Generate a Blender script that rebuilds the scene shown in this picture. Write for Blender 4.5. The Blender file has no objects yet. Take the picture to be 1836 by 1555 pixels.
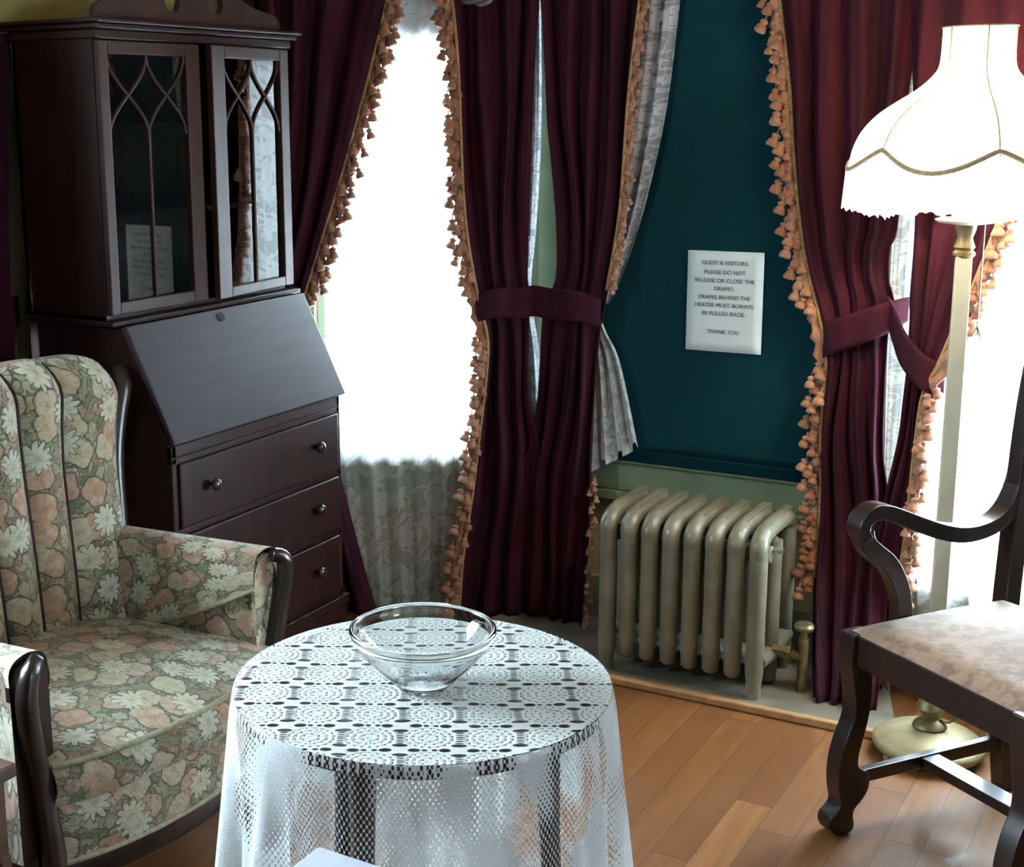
import bpy, bmesh, math, random
from mathutils import Vector, Matrix
C = bpy.context.scene.collection
sc = bpy.context.scene
PI = math.pi
R = math.radians
random.seed(7)

# ------------------------------------------------------------------ camera, sky, light, exposure
cam_d = bpy.data.cameras.new('camera'); cam = bpy.data.objects.new('camera', cam_d); C.objects.link(cam)
cam_d.sensor_width = 36.0; cam_d.sensor_fit = 'HORIZONTAL'
cam_d.lens = 2537.8 / 1836 * 36
cam_d.shift_x = (918 - 742.3) / 1836
cam_d.shift_y = -(777.5 - 745.9) / 1836
cam_d.clip_start = 0.02
rt, up, bk = Vector((.858, .514, -.009)), Vector((-.101, .185, .978)), Vector((.504, -.838, .210))
bk.normalize(); rt = up.cross(bk).normalized(); up = bk.cross(rt)
cam.matrix_world = Matrix(((rt.x, up.x, bk.x, 0), (rt.y, up.y, bk.y, 0), (rt.z, up.z, bk.z, 1.53), (0, 0, 0, 1)))
sc.camera = cam

world = bpy.data.worlds.new('daylight'); sc.world = world; world.use_nodes = True
bg = world.node_tree.nodes['Background']
bg.inputs[0].default_value = (0.68, 0.87, 1.0, 1); bg.inputs[1].default_value = 68.0
sc.view_settings.view_transform = 'Standard'; sc.view_settings.look = 'None'
sc.view_settings.gamma = 1.0; sc.view_settings.use_curve_mapping = False
sc.view_settings.exposure = 0.30
cy = sc.cycles
cy.max_bounces = 12; cy.diffuse_bounces = 4; cy.glossy_bounces = 3; cy.transmission_bounces = 12
cy.transparent_max_bounces = 24; cy.sample_clamp_indirect = 8.0; cy.caustics_refractive = True; cy.caustics_reflective = False

def portal(center, normal, w, h):           # marks a window opening for the sky light
    l = bpy.data.lights.new('window_daylight', 'AREA'); l.shape = 'RECTANGLE'; l.size = w; l.size_y = h
    l.cycles.is_portal = True
    o = bpy.data.objects.new('window_daylight', l); C.objects.link(o); o.location = center
    o.rotation_euler = Vector(normal).to_track_quat('-Z', 'Z').to_euler()
    return o

# room outline: corners of the bay
AB = Vector((-1.862, 3.84, 0)); BC = Vector((-.795, 3.84, 0))
tA = Vector((.8757, .4828, 0)); nA = Vector((-.4828, .8757, 0))          # along the left bay wall, outward normal
tC = Vector((.8757, -.4828, 0)); nC = Vector((.4828, .8757, 0))
tB = Vector((1, 0, 0)); nB = Vector((0, 1, 0))
A0 = AB - tA * .98; C1 = BC + tC * .98
H = 2.75
portal(AB + tA * -.39 + nA * .16 + Vector((0, 0, 1.12)), -nA, .6, 1.3)
portal(BC + tC * .39 + nC * .16 + Vector((0, 0, 1.25)), -nC, .70, 1.8)
portal(Vector((-2.79, 1.15, 1.35)), (1, 0, 0), .8, 1.2)
portal(Vector((2.27, .9, 1.55)), (-1, 0, 0), .6, .6)  # opening of the added fill window on the right

# ------------------------------------------------------------------ node helpers
class E:
    """socket wrapper so that patterns can be written as expressions"""
    nt = None
    def __init__(s, v): s.v = v
    @staticmethod
    def m(op, *a, clamp=False):
        n = E.nt.nodes.new('ShaderNodeMath'); n.operation = op; n.use_clamp = clamp
        for i, x in enumerate(a):
            x = x.v if isinstance(x, E) else x
            if isinstance(x, (int, float)): n.inputs[i].default_value = x
            else: E.nt.links.new(x, n.inputs[i])
        return E(n.outputs[0])
    def __add__(s, o): return E.m('ADD', s, o)
    __radd__ = __add__
    def __sub__(s, o): return E.m('SUBTRACT', s, o)
    def __rsub__(s, o): return E.m('SUBTRACT', o, s)
    def __mul__(s, o): return E.m('MULTIPLY', s, o)
    __rmul__ = __mul__
    def __truediv__(s, o): return E.m('DIVIDE', s, o)
    def __lt__(s, o): return E.m('LESS_THAN', s, o)
    def __gt__(s, o): return E.m('GREATER_THAN', s, o)
    def abs(s): return E.m('ABSOLUTE', s)
    def fract(s): return E.m('FRACT', s)
    def floor(s): return E.m('FLOOR', s)
    def cos(s): return E.m('COSINE', s)
    def sin(s): return E.m('SINE', s)
    def sqrt(s): return E.m('SQRT', s)
    def mx(s, o): return E.m('MAXIMUM', s, o)
    def mn(s, o): return E.m('MINIMUM', s, o)
    def clamp(s): return E.m('ADD', s, 0.0, clamp=True)
def smooth(x, a, b):                        # 0 below a, 1 above b
    n = E.nt.nodes.new('ShaderNodeMapRange'); n.interpolation_type = 'SMOOTHSTEP'
    E.nt.links.new(x.v, n.inputs[0]); n.inputs[1].default_value = a; n.inputs[2].default_value = b
    return E(n.outputs[0])
def xyz(sock):
    n = E.nt.nodes.new('ShaderNodeSeparateXYZ'); E.nt.links.new(sock, n.inputs[0]); return [E(o) for o in n.outputs]
def comb(x, y, z=0.0):
    n = E.nt.nodes.new('ShaderNodeCombineXYZ')
    for i, a in enumerate((x, y, z)):
        if isinstance(a, E): E.nt.links.new(a.v, n.inputs[i])
        else: n.inputs[i].default_value = a
    return n.outputs[0]
def mixc(f, a, b):
    n = E.nt.nodes.new('ShaderNodeMix'); n.data_type = 'RGBA'
    for i, x in ((0, f), (6, a), (7, b)):
        if isinstance(x, E): E.nt.links.new(x.v, n.inputs[i])
        elif isinstance(x, bpy.types.NodeSocket): E.nt.links.new(x, n.inputs[i])
        elif isinstance(x, (int, float)): n.inputs[i].default_value = x
        else: n.inputs[i].default_value = (*x, 1)
    return n.outputs[2]
def noise(vec, scale, detail=3, rough=.5, dim='3D'):
    n = E.nt.nodes.new('ShaderNodeTexNoise'); n.noise_dimensions = dim; n.inputs['Scale'].default_value = scale
    n.inputs['Detail'].default_value = detail; n.inputs['Roughness'].default_value = rough
    if vec is not None: E.nt.links.new(vec, n.inputs['Vector'])
    return E(n.outputs[0])
def voro(vec, rnd=1.0, feat='F1'):
    n = E.nt.nodes.new('ShaderNodeTexVoronoi'); n.voronoi_dimensions = '2D'; n.feature = feat
    n.inputs['Scale'].default_value = 1.0; n.inputs['Randomness'].default_value = rnd
    E.nt.links.new(vec, n.inputs['Vector']); return n
def coords(kind='Object'):
    n = E.nt.nodes.new('ShaderNodeTexCoord'); return n.outputs[kind]
def bumpn(h, strength=.3, dist=.01):
    n = E.nt.nodes.new('ShaderNodeBump'); n.inputs['Strength'].default_value = strength; n.inputs['Distance'].default_value = dist
    E.nt.links.new(h.v if isinstance(h, E) else h, n.inputs['Height']); return n.outputs[0]
def new_mat(name):
    m = bpy.data.materials.new(name); m.use_nodes = True; E.nt = m.node_tree
    return m, m.node_tree.nodes['Principled BSDF'], m.node_tree.nodes['Material Output']
def link(a, b): E.nt.links.new(a.v if isinstance(a, E) else a, b)
def setp(p, **k):
    names = dict(col='Base Color', rough='Roughness', metal='Metallic', coat='Coat Weight', sheen='Sheen Weight', spec='Specular IOR Level', trans='Transmission Weight', ior='IOR')
    for a, v in k.items():
        s = p.inputs[names[a]]
        if isinstance(v, (E, bpy.types.NodeSocket)): link(v, s)
        elif isinstance(v, tuple): s.default_value = (*v, 1)
        else: s.default_value = v
M = {}
def simple(name, col, rough=.5, var=.15, nscale=12, bump=0.0, bscale=60, **k):
    m, p, o = new_mat(name); c = coords('Object')
    n = noise(c, nscale)
    dark = tuple(x * (1 - var) for x in col); light = tuple(min(1, x * (1 + var)) for x in col)
    setp(p, col=mixc(smooth(n, .3, .7), dark, light), rough=rough, **k)
    if bump: link(bumpn(noise(c, bscale, 4), bump, .004), p.inputs['Normal'])
    M[name] = m; return m
def wood(name, dark, light, rough=.3, scale=3.0, axis='z', coat=.3, wear=None):
    m, p, o = new_mat(name); x, y, z = xyz(coords('Object'))
    k = {'x': (x * 1.2, y * 14, z * 14), 'y': (x * 14, y * 1.2, z * 14), 'z': (x * 14, y * 14, z * 1.2)}[axis]
    n = noise(comb(*k), scale, 5, .6)
    col = mixc(smooth(n, .3, .72), dark, light)
    if wear:
        w = noise(coords('Object'), 7, 6, .75); sc_ = smooth(w, .66, .72)
        col = mixc(sc_ * .45, col, wear)
    setp(p, col=col, rough=rough, coat=coat, spec=.5 if name == 'walnut' else .3)
    p.inputs['Coat Roughness'].default_value = rough * .7
    link(bumpn(n, .08, .002), p.inputs['Normal'])
    M[name] = m; return m

wood('mahogany', (.012, .0030, .0032), (.032, .0085, .0075), .38, axis='z', coat=.08)
wood('mahogany_lid', (.022, .015, .021), (.034, .022, .030), .44, axis='y', coat=.12, wear=(.12, .09, .10))  # bluish tint puts the window's sheen into the lid colour
wood('mahogany_warm', (.026, .009, .007), (.048, .016, .012), .46, axis='z', coat=.08)
wood('walnut', (.008, .004, .004), (.020, .009, .0075), .30, axis='z', coat=.18)
wood('end_table_wood', (.05, .024, .015), (.10, .05, .03), .4, axis='y')
wood('leg_wood', (.028, .012, .009), (.05, .022, .015), .4)
simple('sage_paint', (.22, .28, .165), .38, .08, bump=.1)
simple('ochre_wall', (.42, .32, .115), .75, .08, 5, bump=.1)
simple('wainscot_brown', (.20, .13, .08), .6, .15, 6)
simple('tan_wall', (.40, .30, .19), .75, .12, 5, bump=.1)
simple('ceiling_white', (.40, .36, .28), .8, .04)
simple('window_paint', (.42, .50, .36), .4, .06)
simple('teal_blind', (.0006, .027, .038), .9, .07, 30, bump=.06, bscale=300, spec=.15)
simple('teal_hem', (.0004, .016, .024), .95, .05, spec=.08)
simple('paper', (.66, .74, .76), .7, .02)
simple('ink', (.06, .08, .10), .8, 0)
simple('cream_paint', (.66, .64, .50), .35, .06, 8)
simple('aged_gold', (.22, .17, .085), .42, .25, 30, bump=.25, bscale=80, metal=.55)
simple('base_gold', (.33, .27, .15), .5, .14, 14, bump=.25, bscale=50, metal=.25)
simple('steel', (.65, .65, .62), .25, .1, metal=.9)
simple('grey_ribbon', (.13, .12, .14), .5, .2, 40)
simple('silver_ribbon', (.48, .47, .52), .35, .15, 30, sheen=.5)
simple('knob_metal', (.07, .05, .055), .25, .2, metal=.65)
simple('braid', (.36, .19, .075), .6, .25, 160, bump=.5, bscale=220, sheen=.3)
simple('piping', (.36, .33, .22), .7, .2, 80)
simple('seam_crease_shade', (.035, .012, .012), .8)  # dark tone paints the crease shade into the seam lines
simple('black_metal', (.03, .03, .03), .4)
simple('board_grey', (.17, .145, .11), .6, .25, 9, bump=.1)
simple('oak_strip', (.42, .23, .10), .4, .2, 25)
simple('book_cover', (.05, .07, .10), .6)
simple('grey_card', (.50, .52, .60), .45, .05)

# tassels: rust to peach, every tassel its own tone
m, p, o = new_mat('tassel_thread')
oi = E.nt.nodes.new('ShaderNodeObjectInfo'); x, y, z = xyz(coords('Object'))
st = noise(comb(x * 900, y * 900, z * 60), 1, 2)
c1 = mixc(E(oi.outputs['Random']), (.26, .095, .05), (.50, .24, .13))
setp(p, col=mixc(smooth(st, .35, .7), c1, (.22, .08, .04)), rough=.7, sheen=.4); M['tassel_thread'] = m

# velvet
m, p, o = new_mat('burgundy_velvet'); x, y, z = xyz(coords('Object'))
n1 = noise(comb(x * 18, y * 18, z * 1.5), 1, 3); n2 = noise(coords('Object'), 260, 2)
setp(p, col=mixc(smooth(n1, .3, .7), (.018, .0022, .0068), (.042, .0050, .0140)), rough=.8, sheen=.08, spec=.15)
p.inputs['Sheen Roughness'].default_value = .45; p.inputs['Sheen Tint'].default_value = (.45, .12, .26, 1)
link(bumpn(n2, .12, .001), p.inputs['Normal']); M['burgundy_velvet'] = m

# radiator enamel
m, p, o = new_mat('radiator_enamel'); co = coords('Object')
n1 = noise(co, 14, 4); n2 = noise(co, 95, 3)
setp(p, col=mixc(smooth(n1, .3, .75), (.150, .138, .098), (.220, .204, .150)), rough=.30)
link(bumpn(n2, .22, .003), p.inputs['Normal']); M['radiator_enamel'] = m

# thin window glass
def thin_glass(name, tint=(1, 1, 1), ior=1.5):
    m, p, o = new_mat(name); nt = m.node_tree; nt.nodes.remove(p)
    t = nt.nodes.new('ShaderNodeBsdfTransparent'); g = nt.nodes.new('ShaderNodeBsdfGlossy'); f = nt.nodes.new('ShaderNodeFresnel')
    mx = nt.nodes.new('ShaderNodeMixShader'); t.inputs[0].default_value = (*tint, 1); g.inputs['Roughness'].default_value = .02
    f.inputs[0].default_value = ior
    nt.links.new(f.outputs[0], mx.inputs[0]); nt.links.new(t.outputs[0], mx.inputs[1]); nt.links.new(g.outputs[0], mx.inputs[2])
    nt.links.new(mx.outputs[0], o.inputs[0]); M[name] = m
thin_glass('pane_glass'); thin_glass('door_glass', (.80, .84, .84), 2.25)
m, p, o = new_mat('bowl_glass'); setp(p, col=(.98, 1.0, 1.0), rough=.0, trans=1.0, ior=1.48); M['bowl_glass'] = m

# cloth with holes: holes / density given as an expression (1 = thread)
def holey(name, fac, col, rough=.8, transl=.45, bump=None, bstr=.5, bdist=.002):
    m = bpy.data.materials[name]; nt = m.node_tree; p = nt.nodes['Principled BSDF']; o = nt.nodes['Material Output']
    setp(p, col=col, rough=rough)
    tl = nt.nodes.new('ShaderNodeBsdfTranslucent'); tr = nt.nodes.new('ShaderNodeBsdfTransparent')
    if isinstance(col, tuple): tl.inputs[0].default_value = (*col, 1)
    else: link(col, tl.inputs[0])
    a = nt.nodes.new('ShaderNodeMixShader'); a.inputs[0].default_value = transl
    nt.links.new(p.outputs[0], a.inputs[1]); nt.links.new(tl.outputs[0], a.inputs[2])
    b = nt.nodes.new('ShaderNodeMixShader'); link(fac, b.inputs[0])
    nt.links.new(tr.outputs[0], b.inputs[1]); nt.links.new(a.outputs[0], b.inputs[2]); nt.links.new(b.outputs[0], o.inputs[0])
    if bump is not None: link(bumpn(bump, bstr, bdist), p.inputs['Normal'])
    M[name] = m

# floral lace (sheer curtain)
def lace(name, net, col, scl=11.0, transl=.5, solid=.93, col2=None):
    new_mat(name)
    u, v, _ = xyz(coords('UV'))
    wob = noise(comb(u, v), 16, 2, dim='2D') - .5
    uu = u * scl + wob * .9; vv = v * scl + wob * .7
    V = voro(comb(uu, vv), .75); px_, py_, _ = xyz(V.outputs['Position']); rc = E(E.nt.nodes.new('ShaderNodeSeparateColor').outputs[0])
    E.nt.links.new(V.outputs['Color'], rc.v.node.inputs[0])
    dx = uu - px_; dy = vv - py_; r = (dx * dx + dy * dy).sqrt(); ang = E.m('ARCTAN2', dy, dx) + rc * 6.28
    petal = r < ((ang * 2.5).cos().abs() * .17 + .20)
    spiral = ((ang + r * 16).sin() > .25) * (r < .50) * (r > .2)
    hollow = (r < .055)
    scroll = (noise(comb(uu, vv), 1.4, 1, dim='2D') - .5).abs() < .035
    pat = petal.mx(spiral).mx(scroll) * (1 - hollow)
    f = pat * (solid - net) + net
    holey(name, f, mixc(pat, col2, col) if col2 else col, transl=transl, bump=pat, bstr=.3)
lace('lace_sheer', .55, (.86, .87, .87), 9.0, transl=.68, solid=.88)
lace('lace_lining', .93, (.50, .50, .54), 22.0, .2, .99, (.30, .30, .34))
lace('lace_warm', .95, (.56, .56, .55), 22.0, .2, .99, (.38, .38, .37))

# crochet, medallion top
new_mat('crochet_top'); u, v, _ = xyz(coords('UV'))
wn = noise(comb(u, v), 9, 2, dim='2D') - .5
pu = (u + wn * .012) / .080 + .30; pv = (v + wn * .010) / .074 + .15
a = (pu.fract() - .5).abs(); b = (pv.fract() - .5).abs(); da = .5 - a; db = .5 - b
def el(x, x0, rx, y, y0, ry):
    s = (x - x0) / rx; t = (y - y0) / ry; return (s * s + t * t) < 1.0
hole = el(a, .26, .105, db, 0, .072).mx(el(a, .085, .050, db, 0, .042)).mx(el(b, .30, .062, da, 0, .135)).mx(el(b, .205, .024, da, 0, .072)).mx(el(b, .12, .024, da, 0, .072)).mx(el(b, .035, .024, da, 0, .072))
cx = pu.fract() - .5; cyy = pv.fract() - .5; rr_ = (cx * cx + cyy * cyy).sqrt(); an = E.m('ARCTAN2', cyy, cx)
def ring(r0, n, wr, wa):
    q = ((an * (n / (2 * PI))).fract() - .5) * (2 * PI * r0 / n)
    return el(rr_, r0, wr, q, 0, wa)
hole = hole.mx(ring(.385, 18, .017, .026)).mx(ring(.27, 12, .014, .026)).mx(ring(.14, 6, .016, .028))
st = noise(comb(u * 1.0, v * 1.0), 420, 2, dim='2D') + ((rr_ * 52).sin() + (an * 20).sin() * .5) * (rr_ < .44) * .9
holey('crochet_top', 1 - hole, (.80, .83, .83), .85, .25, bump=st + (1 - hole), bstr=.4, bdist=.002)

# crochet, open net skirt with denser motifs
new_mat('crochet_skirt'); u, v, _ = xyz(coords('UV'))
wn = noise(comb(u, v), 7, 2, dim='2D') - .5
s = (u * 1.25 + v) / .0125 + wn * 2.2; t = (u * 1.25 - v) / .0125 - wn * 1.4
fs = (s.fract() - .5).abs(); ft = (t.fract() - .5).abs()
big = noise(comb(u * 1.0, v * .55), 8, 1, dim='2D')
sz = smooth(big, .37, .57) * .36 + .07
net = (fs.mx(ft) > (sz + .05)).mx((fs * fs + ft * ft) > (sz * sz * 1.25))
edge = (v < .016)
band = el(u.fract(), .5, 9, v, .022, .0035)
net = net.mx(edge * (((u / .017).fract() - .5).abs() > .34))
st = noise(comb(u, v), 420, 2, dim='2D')
holey('crochet_skirt', net, (.74, .77, .78), .85, .32, bump=st + net, bstr=.6, bdist=.003)

# floral upholstery
m, p, o = new_mat('floral_fabric'); u, v, _ = xyz(coords('UV'))
wn = noise(comb(u, v), 22, 2, dim='2D') - .5
def layer(scale, ox, oy, npet, rad, amp, keep, rnd=.85, seedmul=1.0):
    uu = (u + ox) * scale + wn * .25; vv = (v + oy) * scale + wn * .2
    V = voro(comb(uu, vv), rnd); a_, b_, _ = xyz(V.outputs['Position'])
    scn = E.nt.nodes.new('ShaderNodeSeparateColor'); E.nt.links.new(V.outputs['Color'], scn.inputs[0])
    r1, r2, r3 = E(scn.outputs[0]), E(scn.outputs[1]), E(scn.outputs[2])
    dx = uu - a_; dy = vv - b_
    r = (dx * dx * (r3 * .5 + .8) + dy * dy).sqrt(); an_ = E.m('ARCTAN2', dy, dx) + r1 * 6.28
    ca = (an_ * (npet / 2.0)).cos().abs(); edge_ = rad * (1 - amp) + ca * (rad * amp)
    mask = smooth(edge_ - r, .0, .018) * (r2 < keep)
    rel = r / edge_
    line = (1 - smooth(ca, .04, .20)) * smooth(rel, .25, .5)
    rim = smooth(rel, .86, .97)
    halo = smooth(edge_ + .06 - r, .0, .03) * (r2 < keep)
    return mask, rel, line.mx(rim * .6), r1, r3, halo
vn = voro(comb(u * 60 + wn * 5, v * 26 + wn * 4), 1.0, 'DISTANCE_TO_EDGE'); leafe = E(vn.outputs[0])
vc = voro(comb(u * 60 + wn * 5, v * 26 + wn * 4), 1.0); lc = E.nt.nodes.new('ShaderNodeSeparateColor'); E.nt.links.new(vc.outputs['Color'], lc.inputs[0])
base = mixc(E(lc.outputs[0]), (.125, .155, .080), (.36, .35, .235))
base = mixc(smooth(E(lc.outputs[1]), .62, .8), base, (.28, .17, .12))
base = mixc((1 - smooth(leafe, .02, .10)) * .8, base, (.045, .05, .032))
def over(col, L, ca_, cb_, core, lc_=(.10, .08, .05)):
    mask, rel, line, r1, r3, halo = L
    col = mixc(halo * (1 - mask) * .75, col, (.05, .055, .035))
    f = mixc(smooth(r1, .25, .75), ca_, cb_)
    f = mixc((1 - smooth(rel, .0, .45)) * .7, f, core)
    f = mixc(line * .40, f, lc_)
    f = mixc(smooth(noise(comb(u * 70 + wn * 6, v * 160 + wn * 9), 1.0, 4, .65, dim='2D'), .46, .66) * .38, f, lc_)
    f = mixc(smooth(noise(comb(u * 40, v * 40), 1.0, 2, .5, dim='2D'), .5, .7) * .35, f, (.60, .56, .44))
    return mixc(mask, col, f)
col = over(base, layer(27, .31, .77, 6, .46, .25, .75), (.38, .34, .24), (.34, .24, .18), (.22, .20, .09))
col = over(col, layer(13, .13, .41, 4, .47, .16, .80, .8), (.47, .29, .20), (.50, .44, .31), (.36, .23, .14), (.18, .11, .07))
col = over(col, layer(11.5, .57, .09, 11, .44, .42, .42, .8), (.58, .60, .49), (.62, .58, .44), (.36, .27, .09))
cw = noise(comb(u * 1.0, v * 1.0), 500, 1, dim='2D')
setp(p, col=col, rough=.85, sheen=.2); link(bumpn(cw + leafe * 3, .35, .0015), p.inputs['Normal']); M['floral_fabric'] = m

# mottled beige seat fabric
m, p, o = new_mat('seat_damask'); co = coords('Object')
n1 = noise(co, 34, 3); n2 = noise(co, 120, 3)
col = mixc(smooth(n1, .40, .6), (.15, .080, .050), (.25, .155, .10)); col = mixc(smooth(n2, .55, .68) * .4, col, (.22, .12, .08))
setp(p, col=col, rough=.7, sheen=.3); link(bumpn(n1 + n2 * .5, .4, .003), p.inputs['Normal']); M['seat_damask'] = m

# oak strip floor, boards along Y
m, p, o = new_mat('oak_floor'); x, y, z = xyz(coords('Object'))
W = .082; bi = (x / W).floor(); fx = (x / W).fract()
wnz = E.nt.nodes.new('ShaderNodeTexWhiteNoise'); wnz.noise_dimensions = '1D'; link(bi, wnz.inputs['W']); r1 = E(wnz.outputs[0])
yy = y / 1.3 + r1 * 7.3; bj = yy.floor(); fy = yy.fract()
w2 = E.nt.nodes.new('ShaderNodeTexWhiteNoise'); w2.noise_dimensions = '2D'; link(comb(bi, bj), w2.inputs['Vector']); r2 = E(w2.outputs[0])
gr = noise(comb(x * 34 + r2 * 50, y * 2.2 + r2 * 9), 1.4, 5, .6, dim='2D')
gr2 = noise(comb(x * 7 + r2 * 50, y * 1.8 + r2 * 9), 1.4, 3, .5, dim='2D')
c1 = mixc(r2, (.13, .046, .012), (.225, .092, .026)); c1 = mixc(smooth(gr, .35, .7) * .5, c1, (.13, .045, .016))
c1 = mixc(smooth(gr2, .55, .8) * .5, c1, (.30, .14, .045))
gap = ((fx - .5).abs() > .487).mx((fy - .5).abs() > .4985)
c1 = mixc(gap * .85, c1, (.05, .02, .01))
setp(p, col=c1, rough=smooth(gr2, .2, .8) * .16 + .42, coat=.04, spec=.35); link(bumpn(gr * .15 - gap, .25, .002), p.inputs['Normal']); M['oak_floor'] = m

# lamp shade cloth: lit from inside
m, p, o = new_mat('shade_silk'); nt = m.node_tree
setp(p, col=(.86, .80, .66), rough=.8); p.inputs['Emission Color'].default_value = (1, .93, .80, 1); p.inputs['Emission Strength'].default_value = 1.1
tl = nt.nodes.new('ShaderNodeBsdfTranslucent'); tl.inputs[0].default_value = (.9, .82, .66, 1); ad = nt.nodes.new('ShaderNodeMixShader'); ad.inputs[0].default_value = .5
link(p.outputs[0], ad.inputs[1]); link(tl.outputs[0], ad.inputs[2]); link(ad.outputs[0], o.inputs[0]); M['shade_silk'] = m
simple('shade_trim', (.34, .25, .15), .7, .15, 90)
m, p, o = new_mat('bulb'); setp(p, col=(1, .95, .85)); p.inputs['Emission Color'].default_value = (1, .88, .68, 1); p.inputs['Emission Strength'].default_value = 12; M['bulb'] = m

# ------------------------------------------------------------------ mesh helpers
class MB:
    def __init__(s): s.v = []; s.f = []; s.uv = {}; s.mi = {}
    def poly(s, pts, uvs=None, mi=0):
        i = len(s.v); s.v += [tuple(q) for q in pts]; s.f.append(tuple(range(i, i + len(pts))))
        if uvs: s.uv[len(s.f) - 1] = uvs
        if mi: s.mi[len(s.f) - 1] = mi
    def box(s, x0, x1, y0, y1, z0, z1, T=None):
        i = len(s.v); q = [(x, y, z) for x in (x0, x1) for y in (y0, y1) for z in (z0, z1)]
        if T: q = [tuple(T(Vector(k))) for k in q]
        s.v += q
        for f in ((0, 1, 3, 2), (4, 6, 7, 5), (0, 4, 5, 1), (2, 3, 7, 6), (0, 2, 6, 4), (1, 5, 7, 3)): s.f.append(tuple(i + k for k in f))
    def grid(s, nu, nv, fn, uvf=None, mi=0, closed_u=False):
        i = len(s.v)
        for b_ in range(nv + 1):
            for a_ in range(nu + (0 if closed_u else 1)):
                s.v.append(tuple(fn(a_ / nu, b_ / nv)))
        w = nu + (0 if closed_u else 1)
        for b_ in range(nv):
            for a_ in range(nu):
                a2 = (a_ + 1) % w if closed_u else a_ + 1
                s.f.append((i + b_ * w + a_, i + b_ * w + a2, i + (b_ + 1) * w + a2, i + (b_ + 1) * w + a_))
                if uvf:
                    s.uv[len(s.f) - 1] = [uvf(a_ / nu, b_ / nv), uvf((a_ + 1) / nu, b_ / nv), uvf((a_ + 1) / nu, (b_ + 1) / nv), uvf(a_ / nu, (b_ + 1) / nv)]
                if mi: s.mi[len(s.f) - 1] = mi
    def prism(s, pts, T0, thick):
        """pts 2D outline; T0(a,b,c)->3D with c in 0..thick"""
        n = len(pts); i = len(s.v)
        for c_ in (0, thick):
            for a_, b_ in pts: s.v.append(tuple(T0(a_, b_, c_)))
        s.f.append(tuple(i + k for k in range(n))[::-1]); s.f.append(tuple(i + n + k for k in range(n)))
        for k in range(n): s.f.append((i + k, i + (k + 1) % n, i + n + (k + 1) % n, i + n + k))
    def tube(s, path, rad, seg=10, cap=True, sq=1.0, upv=(0, 0, 1), power=2):
        """sweep along path; rad: number, list, or list of (w,h)"""
        P = [Vector(q) for q in path]; n = len(P); i = len(s.v)
        for k, q in enumerate(P):
            t = (P[min(k + 1, n - 1)] - P[max(k - 1, 0)]).normalized()
            u_ = Vector(upv)
            if abs(u_.dot(t)) > .98: u_ = Vector((1, 0, 0)) if abs(t.x) < .9 else Vector((0, 1, 0))
            a_ = t.cross(u_).normalized(); b_ = a_.cross(t)
            r = rad[k] if isinstance(rad, (list, tuple)) and not (len(rad) == 2 and n != 2 and not isinstance(rad[0], (list, tuple))) else rad
            rw, rh = r if isinstance(r, (tuple, list)) else (r, r)
            for j in range(seg):
                th = 2 * PI * (j + .5) / seg; c_, s_ = math.cos(th), math.sin(th)
                if power != 2:
                    c_ = math.copysign(abs(c_) ** (2 / power), c_); s_ = math.copysign(abs(s_) ** (2 / power), s_)
                s.v.append(tuple(q + a_ * (rw * c_) + b_ * (rh * s_)))
        for k in range(n - 1):
            for j in range(seg):
                j2 = (j + 1) % seg; s.f.append((i + k * seg + j, i + k * seg + j2, i + (k + 1) * seg + j2, i + (k + 1) * seg + j))
        if cap:
            s.f.append(tuple(i + j for j in range(seg))[::-1]); s.f.append(tuple(i + (n - 1) * seg + j for j in range(seg)))
    def lathe(s, prof, c=(0, 0, 0), seg=32, cap=True):
        i = len(s.v); c = Vector(c); n = len(prof)
        for r, z in prof:
            for j in range(seg):
                th = 2 * PI * j / seg; s.v.append((c.x + r * math.cos(th), c.y + r * math.sin(th), c.z + z))
        for k in range(n - 1):
            for j in range(seg):
                j2 = (j + 1) % seg; s.f.append((i + k * seg + j, i + k * seg + j2, i + (k + 1) * seg + j2, i + (k + 1) * seg + j))
        if cap:
            s.f.append(tuple(i + j for j in range(seg))[::-1]); s.f.append(tuple(i + (n - 1) * seg + j for j in range(seg)))
    def build(s, name, mat, parent=None, smooth_=False, bevel=0, sub=0, solid=0, angle=40, loc=None, merge=False):
        me = bpy.data.meshes.new(name); me.from_pydata(s.v, [], s.f)
        if s.uv:
            uvl = me.uv_layers.new(name='UVMap')
            for fi, uvs in s.uv.items():
                pl_ = me.polygons[fi]
                for li, q in zip(pl_.loop_indices, uvs): uvl.data[li].uv = q
        mats = mat if isinstance(mat, (list, tuple)) else [mat]
        for k in mats: me.materials.append(M[k] if isinstance(k, str) else k)
        for fi, k in s.mi.items(): me.polygons[fi].material_index = k
        if 'floral_fabric' in mats and len(s.uv) < len(s.f):
            uvl = me.uv_layers.get('UVMap') or me.uv_layers.new(name='UVMap')
            for pl_ in me.polygons:
                if pl_.index in s.uv: continue
                ax = max(range(3), key=lambda k_: abs(pl_.normal[k_])); ia, ib = [(1, 2), (0, 2), (0, 1)][ax]
                for li in pl_.loop_indices:
                    q_ = me.vertices[me.loops[li].vertex_index].co; uvl.data[li].uv = (q_[ia] + 5, q_[ib] + 5)
        bm = bmesh.new(); bm.from_mesh(me)
        if merge: bmesh.ops.remove_doubles(bm, verts=bm.verts, dist=1e-5)
        if not s.uv or merge: bmesh.ops.recalc_face_normals(bm, faces=bm.faces)
        bm.to_mesh(me); bm.free()
        ob = bpy.data.objects.new(name, me); C.objects.link(ob)
        if smooth_ or bevel or sub:
            for q in me.polygons: q.use_smooth = True
            if not sub and not bevel and angle < 180: me.set_sharp_from_angle(angle=R(angle))
        if solid:
            md = ob.modifiers.new('thickness', 'SOLIDIFY'); md.thickness = solid; md.offset = 0
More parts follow.
